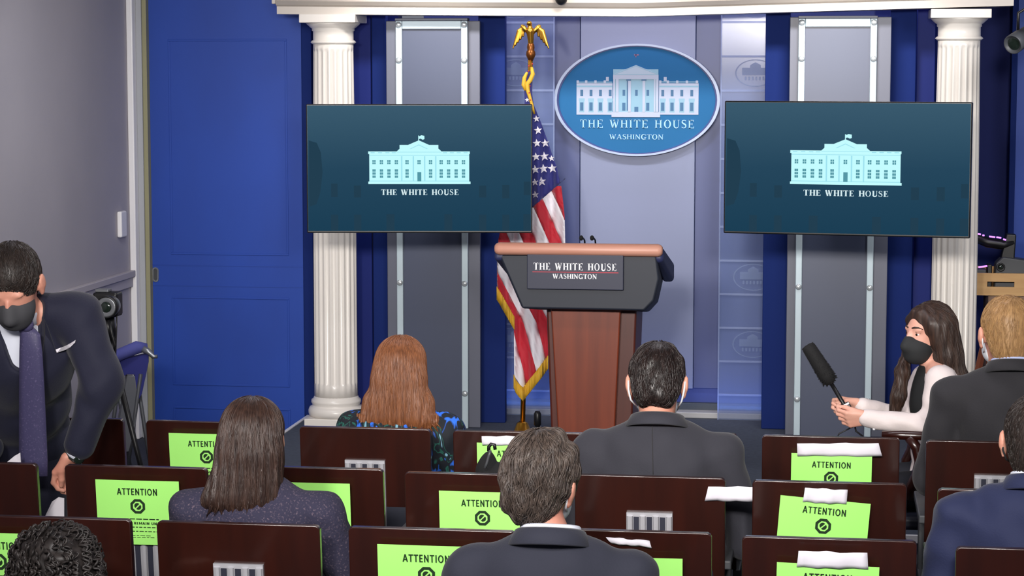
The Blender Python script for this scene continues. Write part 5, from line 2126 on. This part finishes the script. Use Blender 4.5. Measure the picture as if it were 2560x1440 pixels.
struct('pole', MB().tube([m1 - d * .05, m2, m3], [.0085, .0085, .0085], 12), 'black_plastic', mic, smooth=True)
rf = (Vector(K(2119, 1027, -.125)), (Vector(K(2140, 1043, -.125)) - Vector(K(2112, 1012, -.125))).normalized(), axis.cross(Vector((0, 1, 0))).normalized(), Vector((0, -1, 0)))
ru = (m3 - m2).normalized()
rv = ru.cross(Vector((0, 1, 0))).normalized()
rfr = (Vector(K(2118, 1027, -.125)), ru, rv, Vector((0, -1, 0)))
rec = struct('recorder', MB().rect(rfr, -.030, .030, -.022, .022, -.014, .008), 'black_plastic', mic, bevel=.004)
mb = MB()
mb.rect(rfr, -.029, -.022, -.021, .021, .008, .0095)
mb.rect(rfr, -.029, .028, -.021, -.015, .008, .0095)
struct('white_frame', mb, 'letter_white', rec)
struct('display', MB().rect(rfr, -.014, .018, -.008, .014, .008, .0092), 'lcd_green', rec)
struct('cable', MB().tube([K(2135, 1056, -.1), K(2140, 1078, -.1), K(2156, 1090, -.1), K(2175, 1120, -.08), K(2200, 1190, -.02)], .0035, 8), 'black_plastic', mic, smooth=True)
struct('plug', MB().tube([K(2126, 1056, -.1), K(2130, 1070, -.1)], [.006, .005], 10), 'letter_white', mic, smooth=True)
struct('loose_cable', MB().tube([K(2096, 1102, -.1), K(2094, 1092, -.1), K(2098, 1084, -.1), K(2110, 1078, -.1), K(2126, 1070, -.1)], .0028, 8), 'black_plastic', mic, smooth=True)

# her wooden armchair: curved arm post, arm rail, seat, legs
ac = thing('wooden_armchair', 'reddish-brown wooden armchair with curved arms under the seated woman', 'chair', (hip[0], hip[1], 0))
arm = [K(2205, 1086, -.30), K(2255, 1088, -.31), K(2310, 1090, -.31), K(2370, 1096, -.30), K(2420, 1110, -.28)]
for off in (0., .58):
    A = [Vector(p_) + Vector((0, off, 0)) for p_ in arm]
    struct('arm_rail', MB().tube(A, [.014, .018, .018, .018, .016], 12), 'mahogany', ac, smooth=True)
    post = [Vector(K(px_, py_, -.31)) + Vector((0, off, 0)) for px_, py_ in ((2272, 1092), (2292, 1120), (2300, 1155), (2292, 1190), (2278, 1215), (2276, 1250))]
    struct('arm_post', MB().tube(post, [.02, .021, .022, .022, .02, .018], 12), 'mahogany', ac, smooth=True)
    for dx in (-.20, .26):
        xx, yy = hip[0] + dx, hip[1] - .30 + off
        struct('leg', MB().tube([(xx, yy, .0), (xx, yy, .44)], [.016, .022], 10), 'mahogany', ac, smooth=True)
struct('seat', MB().box(hip[0] - .24, hip[0] + .28, hip[1] - .31, hip[1] + .30, .40, .455), 'seat_leather', ac, bevel=.02, seg=3)
struct('backrest', MB().box(hip[0] + .26, hip[0] + .30, hip[1] - .28, hip[1] + .27, .50, .80), 'mahogany', ac, bevel=.015)

# ---------------------------------------------------------------- man in navy suit leaning down at the left edge
Ys = 7.62
S = lambda px, py, dy=0.: np.array(atY(px, py, Ys + dy))
head = Head(S(34, 712, -.50), dirR((.08, -.80, -.60), (.0, -.5, .85)), 1.04)
nb = S(48, 775, -.36)
shr, shl = S(196, 790, -.32), S(-105, 790, -.32)
chest = S(50, 885, -.27)
belly = S(48, 985, -.12)
hip = S(48, 1055, .0)
el, wr = S(255, 955, -.36), S(196, 1122, -.36)
ell_, wrl = S(-140, 980, -.30), S(-30, 1120, -.30)
body = head.skull() + [cone(nb, head.p(0, -.03, -.05), .06, .058, .03), ell(chest, (.17, .10, .19), dirR((0, -.8, -.3))), ell(belly, (.15, .10, .16)), ell(hip, (.16, .12, .11)),
                       cone(nb, shr, .05, .05), cone(nb, shl, .05, .05), cone(shr, el, .05, .042), cone(el, wr, .04, .029), cone(shl, ell_, .05, .042), cone(ell_, wrl, .04, .029)]
trz = [ell(hip, (.178, .135, .12))]
for s_ in (-1, 1):
    kn = np.array((hip[0] + s_ * .10, hip[1] - .03, .50))
    an = np.array((hip[0] + s_ * .11, hip[1] + .02, .09))
    body += [cone(hip + np.array((s_ * .08, 0, -.03)), kn, .08, .055), cone(kn, an, .052, .038), cone(an, (an[0], an[1] - .14, .035), .038, .03)]
    trz += [cone(hip + np.array((s_ * .085, 0, -.03)), kn, .095, .075), cone(kn, an, .072, .062)]
v0, q0 = surface(body, .0075, .022)
hnd = Vector(S(128, 1215, -.33)) - Vector(wr)
hm = hand_prims(Vector(wr) + hnd * .12, hnd + Vector((0, 0, -.02)), Vector((.55, .2, -.35)), Vector((-.5, -.75, .2)), (.35, .75, .6), 1.06, thumb=(.9, .4))
hm.append(cone(wr - np.array(hnd) * .2, np.array(Vector(wr) + hnd * .14), .029, .028))
v1, q1 = surface(hm, .0035, .007)
per = nmesh('person', [(v0, q0, 0), (v1, q1, 0)], 'skin_light', loc=(hip[0], hip[1], .0))
tag(per, 'man in navy suit and purple tie leaning down at left edge, masked', 'person')
short_cut(per, head, 'hair_dark', grow=.005, n=3000, L=4, step=.008, r0=.0012, nape=-.112, lift=.004, seed=91, flow=lambda p, n_: (p - Vector(head.p(0, -.07, .10))).normalized(), whorl=(0, -.07, .1))
mk = surface([head.e((0, .046, -.056), (.066, .076, .062)), head.k((0, .10, -.02), (0, .118, -.045), .02, .02, .02), head.e((0, .055, -.09), (.05, .052, .035), .02), sub(head.e((0, .04, .082), (.14, .14, .085), .006)), sub(head.e((0, -.075, -.05), (.12, .10, .12), .008))], .005, .016)
nmesh('face_mask', [(mk[0], mk[1], 0)], 'mask_grey', per)
# shirt, jacket, tie
nd = Vector(head.p(0, -.03, -.05)) - Vector(nb)
nd.normalize()
_r = nd.cross(Vector((0, -1, 0))).normalized()
_u = _r.cross(nd)
vb, fb_ = band(Vector(nb) + nd * .004, .070, .068, .042, .008, R=np.array([[_r.x, _u.x, nd.x], [_r.y, _u.y, nd.y], [_r.z, _u.z, nd.z]]), flare=.012)
nmesh('shirt_collar', [(vb, fb_, 0)], 'shirt_white', per)
v, q = surface([ell(chest, (.175, .115, .19), dirR((0, -.8, -.3))), ell(belly, (.165, .12, .17)), ell(hip + np.array((0, -.01, 0)), (.170, .125, .115)), cone(nb, chest, .072, .12), cone(wr + (el - wr) * .12, np.array(Vector(wr) + hnd * .03), .040, .040)], .008, .025)
nmesh('shirt', [(v, q, 0)], 'shirt_white', per)
jv = [ell(chest, (.195, .145, .20), dirR((0, -.8, -.3))), ell(belly + np.array((0, .01, 0)), (.185, .14, .19)), ell(hip + np.array((0, .01, -.06)), (.20, .155, .15)), cone(nb + np.array((.066, .005, .004)), shr, .060, .066, .05), cone(nb + np.array((-.06, .03, -.015)), shl, .058, .066, .05),
      cone(shr, el, .078, .070, .05), cone(el, wr + (el - wr) * .06, .068, .052, .04), cone(shl, ell_, .078, .07, .05), cone(ell_, wrl, .068, .052), cone(chest, belly, .14, .14),
      sub(cone(S(40, 780, -.45), S(58, 900, -.40), .10, .042, .012)), sub(cone(S(72, 905, -.5), S(50, 1080, -.30), .018, .07, .012))]
v, q = surface(jv, .0075, .03, lambda X, Y, Z: .0035 * np.sin(55 * X + 40 * Z + 1.4 * np.sin(25 * X)) * np.exp(-(((X - el[0]) / .12) ** 2 + ((Z - el[2]) / .12) ** 2)) + .0018 * np.sin(40 * X - 50 * Z + 22 * Y))
jo = nmesh('suit_jacket', [(v, q, 0)], 'suit_navy', per)
pts = patch(v, q, [(139, 874), (152, 869), (165, 864), (177, 857), (189, 850), (187, 857), (176, 868), (166, 874), (154, 878), (142, 882)], .012)
if len(pts) > 4:
    mb = MB()
    c_ = sum(pts, Vector()) / len(pts)
    n = len(pts)
    mb.add([tuple(p_) for p_ in pts] + [tuple(p_ + Vector((0, .004, 0))) for p_ in pts], [tuple(range(n)), tuple(range(2 * n - 1, n - 1, -1))] + [(i, n + i, n + (i + 1) % n, (i + 1) % n) for i in range(n)])
    nmesh('pocket_square', [(mb.v, mb.f, 0)], 'paper_white', jo, smooth=False)
# lapels
for poly in (((104, 790), (112, 800), (140, 880), (118, 1010), (108, 1010), (106, 900)),):
    pts = patch(v, q, poly, .004)
    if len(pts) > 3:
        mb = MB()
        n = len(pts)
        mb.add([tuple(p_) for p_ in pts] + [tuple(p_ + Vector((0, .008, 0))) for p_ in pts], [tuple(range(n)), tuple(range(2 * n - 1, n - 1, -1))] + [(i, n + i, n + (i + 1) % n, (i + 1) % n) for i in range(n)])
        nmesh('lapel', [(mb.v, mb.f, 0)], 'suit_navy', jo, smooth=False)
tz = [(62, 818, -.47, 20), (74, 835, -.475, 26), (76, 880, -.47, 30), (78, 960, -.44, 33), (80, 1060, -.40, 36), (82, 1150, -.38, 38), (84, 1190, -.37, 36)]
mb = MB()
rings = []
for px_, py_, dy, hw_ in tz:
    c_ = Vector(S(px_, py_, dy))
    w_ = hw_ * 1.33e-3
    rings.append([c_ + Vector((-w_, .003, 0)), c_ + Vector((-w_ * .5, -.004, 0)), c_ + Vector((w_ * .5, -.004, 0)), c_ + Vector((w_, .003, 0)), c_ + Vector((w_, .008, 0)), c_ + Vector((-w_, .008, 0))])
mb.loft(rings)
to = nmesh('tie', [(mb.v, mb.f, 0)], 'tie_purple', per)
kb = MB().ell(S(66, 812, -.475), (.026, .018, .024), 14, 8)
nmesh('tie_knot', [(kb.v, kb.f, 0)], 'tie_purple', to)
v, q = surface(trz, .011, .03)
nmesh('trousers', [(v, q, 0)], 'suit_navy', per)
# cuff and watch
fdir = Vector(wr - el).normalized()
Rw = dirR((0, 1, 0), tuple(fdir))
Rw = np.array([[q_ for q_ in row] for row in Rw])
wc = Vector(wr) + hnd * .10
mdir = hnd.normalized()
up_ = Vector((0, -1, 0))
r_ = mdir.cross(up_).normalized()
u_ = r_.cross(mdir)
Rm = np.array([[r_.x, u_.x, mdir.x], [r_.y, u_.y, mdir.y], [r_.z, u_.z, mdir.z]])
vb, fb_ = band(wc, .033, .031, .018, .006, R=Rm)
wo = nmesh('watch', [(vb, fb_, 0)], 'watch_metal', per)
wd = Vector(wc) + mdir * .009 + Vector((.72, -.62, -.3)).normalized() * .034
mb = MB().lathe([(.001, -.004), (.019, -.004), (.020, .004), (.015, .006), (.001, .006)], wd, 20, (.72, -.62, -.3))
nmesh('watch_dial', [(mb.v, mb.f, 0)], 'watch_dial', wo)

# papers by his hand
def loose_paper(name, pts, label, th=.004, m='paper_white'):
    mb = MB()
    n = len(pts)
    mb.add([tuple(p_) for p_ in pts] + [tuple(Vector(p_) + Vector((0, th, 0))) for p_ in pts], [tuple(range(n - 1, -1, -1)), tuple(range(n, 2 * n))] + [(i, (i + 1) % n, n + (i + 1) % n, n + i) for i in range(n)])
    o = mb.build(name, m, origin=pts[0])
    tag(o, label, 'paper')


loose_paper('paper_sheet', [S(106, 1305, -.42), S(160, 1310, -.42), S(160, 1246, -.38), S(146, 1243, -.38), S(130, 1254, -.38)], 'white paper sheet under the reaching hand of the leaning man')
loose_paper('paper_sheet', [S(12, 1160, -.50), S(52, 1160, -.50), S(50, 1132, -.48), S(36, 1140, -.48)], 'white paper corner beside the purple tie behind chair back')

# ================================================================== OTHER EQUIPMENT
# camera on tripod behind the leaning man
Yk = 8.62
Q = lambda px, py, dy=0.: Vector(atY(px, py, Yk + dy))
lc = Q(277, 764)
ct = thing('tripod_camera', 'black camera with large round lens on tripod behind the leaning man', 'camera', (lc.x - .03, Yk + .1, 0))
struct('camera_body', MB().box(lc.x - .085, lc.x + .02, Yk + .02, Yk + .1, lc.z - .05, lc.z + .05), 'black_plastic', ct, bevel=.012)
ln = struct('lens', MB().lathe([(.030, 0), (.038, .02), (.041, .06), (.041, .085), (.039, .092), (.036, .093), (.022, .090), (.001, .090)], (lc.x, Yk + .03, lc.z), 28, (0, -1, 0)), 'grey_metal', ct, smooth=True)
struct('glass', MB().ell((lc.x, Yk - .061, lc.z), (.021, .006, .021), 20, 10), 'lens_glass', ln, smooth=True)
struct('hood_ring', MB().lathe([(.0405, .055), (.0445, .06), (.0445, .095), (.041, .096), (.040, .09)], (lc.x, Yk + .03, lc.z), 28, (0, -1, 0)), 'black_plastic', ln, smooth=True)
struct('flash_shoe', MB().box(lc.x - .075, lc.x - .02, Yk + .03, Yk + .08, lc.z + .05, lc.z + .062), 'grey_metal', ct, bevel=.003)
struct('strap', MB().tube([Q(292, 790), Q(291, 820), Q(290, 850), Q(289, 880), Q(289, 905)], .0035, 6), 'black_plastic', ct, smooth=True)
struct('strap', MB().tube([Q(272, 800), Q(280, 835), Q(288, 862), Q(284, 880)], .006, 6), 'black_plastic', ct, smooth=True)
hub = Vector((lc.x - .03, Yk + .06, lc.z - .14))
struct('tripod_head', MB().tube([hub, (lc.x - .03, Yk + .06, lc.z - .05)], [.03, .024], 12), 'black_plastic', ct, smooth=True)
for a in (2.7, .6, 4.6):
    struct('leg', MB().tube([hub, hub + Vector((.26 * math.cos(a), .22 * math.sin(a), -hub.z))], [.014, .009], 8), 'black_plastic', ct, smooth=True)

# blue canvas folding chair by the wall
Yb2 = 11.2
Bp = lambda px, py, dy=0.: Vector(atY(px, py, Yb2 + dy))
bc = thing('folding_chair', 'blue canvas folding chair with grey legs against the left wall', 'chair', (Bp(335, 1000).x, Yb2, 0))


def slab(pts, th):
    mb = MB()
    n = len(pts)
    mb.add([tuple(p_) for p_ in pts] + [tuple(p_ + Vector((-.02, th, 0))) for p_ in pts], [tuple(range(n)), tuple(range(2 * n - 1, n - 1, -1))] + [(i, n + i, n + (i + 1) % n, (i + 1) % n) for i in range(n)])
    return mb


struct('back_canvas', slab([Bp(*c_) for c_ in ((270, 915), (300, 900), (372, 884), (372, 905), (355, 985), (344, 1005), (336, 937), (318, 936), (290, 950), (270, 958))][::-1], .05), 'canvas_blue', bc, bevel=.004)
mb = MB().tube([Bp(268, 905, -.04), Bp(300, 886, -.02), Bp(344, 868, .0), Bp(368, 868, .02)], [.03, .032, .034, .02], 14)
struct('top_roll', mb, 'canvas_blue_light', bc, smooth=True)
mb = MB().tube([Bp(358, 872), Bp(372, 880), Bp(384, 892), Bp(393, 891)], [.02, .016, .012, .010], 10)
struct('metal_knob', mb, 'grey_metal', bc, smooth=True)
fz0 = Bp(335, 1100).x
mb = slab([Bp(*c_) for c_ in ((318, 938), (338, 940), (346, 1000), (340, 1060), (322, 1130), (290, 1130), (300, 1040))][::-1], .03)
struct('side_panel', mb, 'grey_metal', bc, bevel=.004)
for px_ in (352, 300):
    a = Bp(px_, 935)
    struct('leg', MB().tube([a, Vector((a.x - .10, Yb2 + .02, 0))], .011, 8), 'dark_grey_plastic', bc, smooth=True)
    struct('leg', MB().tube([a + Vector((-.02, .03, -.1)), Vector((a.x + .10 - .06, Yb2 + .05, 0))], .011, 8), 'dark_grey_plastic', bc, smooth=True)

# black camera bag on a second-row seat
Yg = CY(1, 3) + .34
Gp = lambda px, py, dy=0.: np.array(atY(px, py, Yg + dy))
c1 = Gp(1225, 1160)
bz = .47
hgt = Gp(1225, 1112)[2] - bz
cm = np.array((c1[0] + .02, Yg, bz + hgt * .5))
v, q = surface([ell(cm + np.array((-.022, 0, -.004)), (.062, .10, hgt * .46)), ell(cm + np.array((.07, 0, .006)), (.09, .11, hgt * .48)), ell(cm + np.array((.04, 0, -.10)), (.12, .13, hgt * .30))], .009, .03, folds(.004, WAVES))
bag = nmesh('camera_bag', [(v, q, 0)], 'black_matte', loc=(c1[0], Yg, bz))
tag(bag, 'black camera bag with looped handle in front of the taped notice', 'bag')
hp_ = [Vector(Gp(x_, y_, -.04)) for x_, y_ in ((1222, 1128), (1222, 1117), (1228, 1110), (1236, 1112), (1238, 1124))]
nmesh('handle', [(lambda mm: (mm.v, mm.f, 0))(MB().tube(hp_, .006, 8))], 'black_plastic', bag)
mb = MB().tube([Vector(Gp(x_, y_, -.115)) for x_, y_ in ((1226, 1126), (1222, 1140), (1217, 1158), (1212, 1170))], .005, 8)
nmesh('strap', [(mb.v, mb.f, 0)], 'dark_grey_plastic', bag)

# plywood desk shelf with hand slot and gear, right of the right column
Yr = 12.75
Rp = lambda px, py, dy=0.: Vector(atY(px, py, Yr + dy))
a0, a1 = Rp(2428, 738), Rp(2700, 686)
sh_ = thing('plywood_tray', 'pale plywood tray with a hand slot beyond the right column', 'tray', (a0.x, Yr, a0.z))
s0, s1 = Rp(2468, 717), Rp(2536, 705)
mb = MB()
mb.box(a0.x, a1.x, Yr, Yr + .02, a0.z, s0.z)
mb.box(a0.x, a1.x, Yr, Yr + .02, s1.z, a1.z)
mb.box(a0.x, s0.x, Yr, Yr + .02, s0.z, s1.z)
mb.box(s1.x, a1.x, Yr, Yr + .02, s0.z, s1.z)
struct('front_board', mb.weld(), 'plywood', sh_)
struct('bottom_board', MB().box(a0.x, a1.x, Yr + .02, Yr + .45, a0.z, a0.z + .015), 'plywood', sh_)
struct('back_board', MB().box(a0.x, a1.x, Yr + .43, Yr + .45, a0.z + .015, a1.z), 'plywood', sh_)
cs = thing('equipment_case', 'tan equipment case standing under the plywood tray', 'case', (Rp(2560, 900).x, Yr + .2, 0))
struct('case_body', MB().box(Rp(2470, 800).x, Rp(2680, 800).x, Yr + .04, Yr + .42, .02, a0.z - .002), 'case_tan', cs, bevel=.01)
struct('latch', MB().box(Rp(2556, 800).x, Rp(2580, 800).x, Yr + .025, Yr + .04, .6, .66), 'grey_metal', cs, bevel=.003)
for x_ in (Rp(2480, 800).x, Rp(2660, 800).x):
    struct('foot', MB().box(x_, x_ + .04, Yr + .06, Yr + .4, 0, .02), 'black_plastic', cs)
# tray rests on the case; on the tray a video camera and a strip of purple diodes
vc = thing('video_camera', 'dark grey video camera lying on the plywood tray', 'camera', (Rp(2520, 680).x, Yr + .15, a1.z - .09))
bx = Rp(2535, 665)
mb = MB()
yb_, zt_ = Yr + .08, a0.z + .015
pts = [(Rp(2488, 685).x, zt_), (Rp(2650, 685).x, zt_), (Rp(2650, 668).x, Rp(2650, 668).z), (Rp(2560, 652).x, Rp(2560, 652).z), (Rp(2510, 645).x, Rp(2510, 645).z), (Rp(2492, 662).x, Rp(2492, 662).z)]
mb.extr(pts, FRONT((0, yb_ + .12, 0)), 0, .12)
bd = struct('camera_body', mb, 'dark_grey_plastic', vc, bevel=.01)
lz = Rp(2502, 668, .06)
struct('lens', MB().lathe([(.022, 0), (.024, .03), (.02, .035), (.016, .03), (.001, .03)], (lz.x, yb_ + .01, lz.z), 18, (0, -1, 0)), 'black_plastic', bd, smooth=True)
struct('lens_glass', MB().ell((lz.x, yb_ - .021, lz.z), (.013, .004, .013), 12, 8), 'lens_glass', bd, smooth=True)
struct('viewfinder', MB().extr([(Rp(2505, 650).x, Rp(2505, 650).z), (Rp(2540, 655).x, Rp(2540, 655).z), (Rp(2545, 590).x, Rp(2545, 590).z), (Rp(2520, 588).x, Rp(2520, 588).z)], FRONT((0, yb_ + .1, 0)), 0, .08), 'black_plastic', vc, bevel=.008)
bar = struct('top_handle', MB().tube([Rp(2436, 594, .12), Rp(2470, 606, .12), Rp(2510, 612, .12), Rp(2535, 605, .12)], [.022, .03, .028, .022], 12), 'black_plastic', vc, smooth=True)
struct('handle_post', MB().tube([Rp(2434, 600, .2), Vector((Rp(2434, 700, .2).x, Yr + .2, zt_))], [.016, .014], 10), 'black_plastic', vc, smooth=True)
for (x0_, y0_), (x1_, y1_) in (((2439, 584), (2452, 586)), ((2456, 588), (2461, 589)), ((2473, 591), (2488, 593)), ((2491, 593), (2503, 595)), ((2508, 598), (2515, 600)), ((2446, 668), (2468, 665))):
    struct('diode', MB().tube([Rp(x0_, y0_, .07), Rp(x1_, y1_, .07)], .0045, 8), 'led_purple', vc, smooth=True)
bx0 = thing('battery_pack', 'small grey battery box on the plywood tray behind the column', 'box', (Rp(2455, 680).x, Yr + .1, zt_))
struct('pack_body', MB().box(Rp(2440, 680).x, Rp(2468, 680).x, Yr + .06, Yr + .16, zt_, Rp(2450, 676).z), 'dark_grey_plastic', bx0, bevel=.006)
struct('pack_cap', MB().box(Rp(2470, 680).x, Rp(2482, 680).x, Yr + .06, Yr + .16, zt_, Rp(2476, 664).z), 'black_plastic', bx0, bevel=.006)
# brown wooden easel leaning beside the column
ea = thing('wooden_easel', 'brown wooden easel leg leaning beside the right column, behind blond man', 'easel', (Rp(2440, 1000, -.75).x, Yr - .75, ST))
e1, e2 = Rp(2458, 868, -.72), Rp(2432, 985, -.78)
dz = (e2 - e1)
foot = e2 + dz * ((ST - e2.z) / dz.z)
struct('leg', MB().tube([e1 - dz * .6, e1, e2, foot], [.018, .02, .022, .02], 6), 'wood_brown', ea)
foot2 = foot + Vector((.34, .0, 0))
struct('leg', MB().tube([e1 - dz * .6, foot2], [.018, .02], 6), 'wood_brown', ea)
struct('leg', MB().tube([e1 - dz * .6, foot + Vector((.17, .35, 0))], [.016, .018], 6), 'wood_brown', ea)
struct('cross_bar', MB().tube([e1 * .35 + foot * .65, e1 * .35 + foot2 * .65 + Vector((-.02, 0, 0))], .012, 6), 'wood_brown', ea)

# spotlight hung from the ceiling at top right
Yp = 11.6
Tp = lambda px, py, dy=0.: Vector(atY(px, py, Yp + dy))
s0 = Tp(2522, 118, -.05)
s1 = Tp(2575, 82, .12)
sp_ = thing('ceiling_spotlight', 'dark cylindrical spotlight hanging at the top right edge', 'spotlight', (s1.x, Yp, 3.0))
dv = (s0 - s1).normalized()
hdl = struct('barrel', MB().lathe([(.02, -.03), (.042, -.02), (.045, .0), (.045, .12), (.050, .122), (.050, .2), (.046, .202), (.042, .19), (.001, .185)], s1 - dv * .02, 24, tuple(dv)), 'dark_grey_plastic', sp_, smooth=True)
struct('front_glass', MB().ell(s1 + dv * .165, (.04, .04, .008), 18, 8, dv.to_track_quat('Z', 'Y').to_matrix()), 'lens_glass', hdl, smooth=True)
struct('yoke', MB().tube([s1 + Vector((-.06, 0, -.0)), s1 + Vector((-.06, .0, .1)), s1 + Vector((0, 0, .14)), s1 + Vector((.06, 0, .1)), s1 + Vector((.06, 0, 0))], .008, 8), 'black_plastic', sp_, smooth=True)
struct('drop_rod', MB().tube([s1 + Vector((0, 0, .14)), (s1.x, s1.y, 3.0)], .012, 10), 'black_plastic', sp_, smooth=True)

# dome camera on the cornice
dm = Vector(atY(1403, -6, YC - .20))
dc = thing('dome_camera', 'small black dome camera on the middle of the cornice', 'camera', dm)
struct('dome', MB().ell(dm, (.035, .035, .042), 20, 12), 'black_plastic', dc, smooth=True)
struct('bracket', MB().box(dm.x - .02, dm.x + .02, dm.y, YC - .155, dm.z - .01, dm.z + .03), 'black_plastic', dc, bevel=.004)
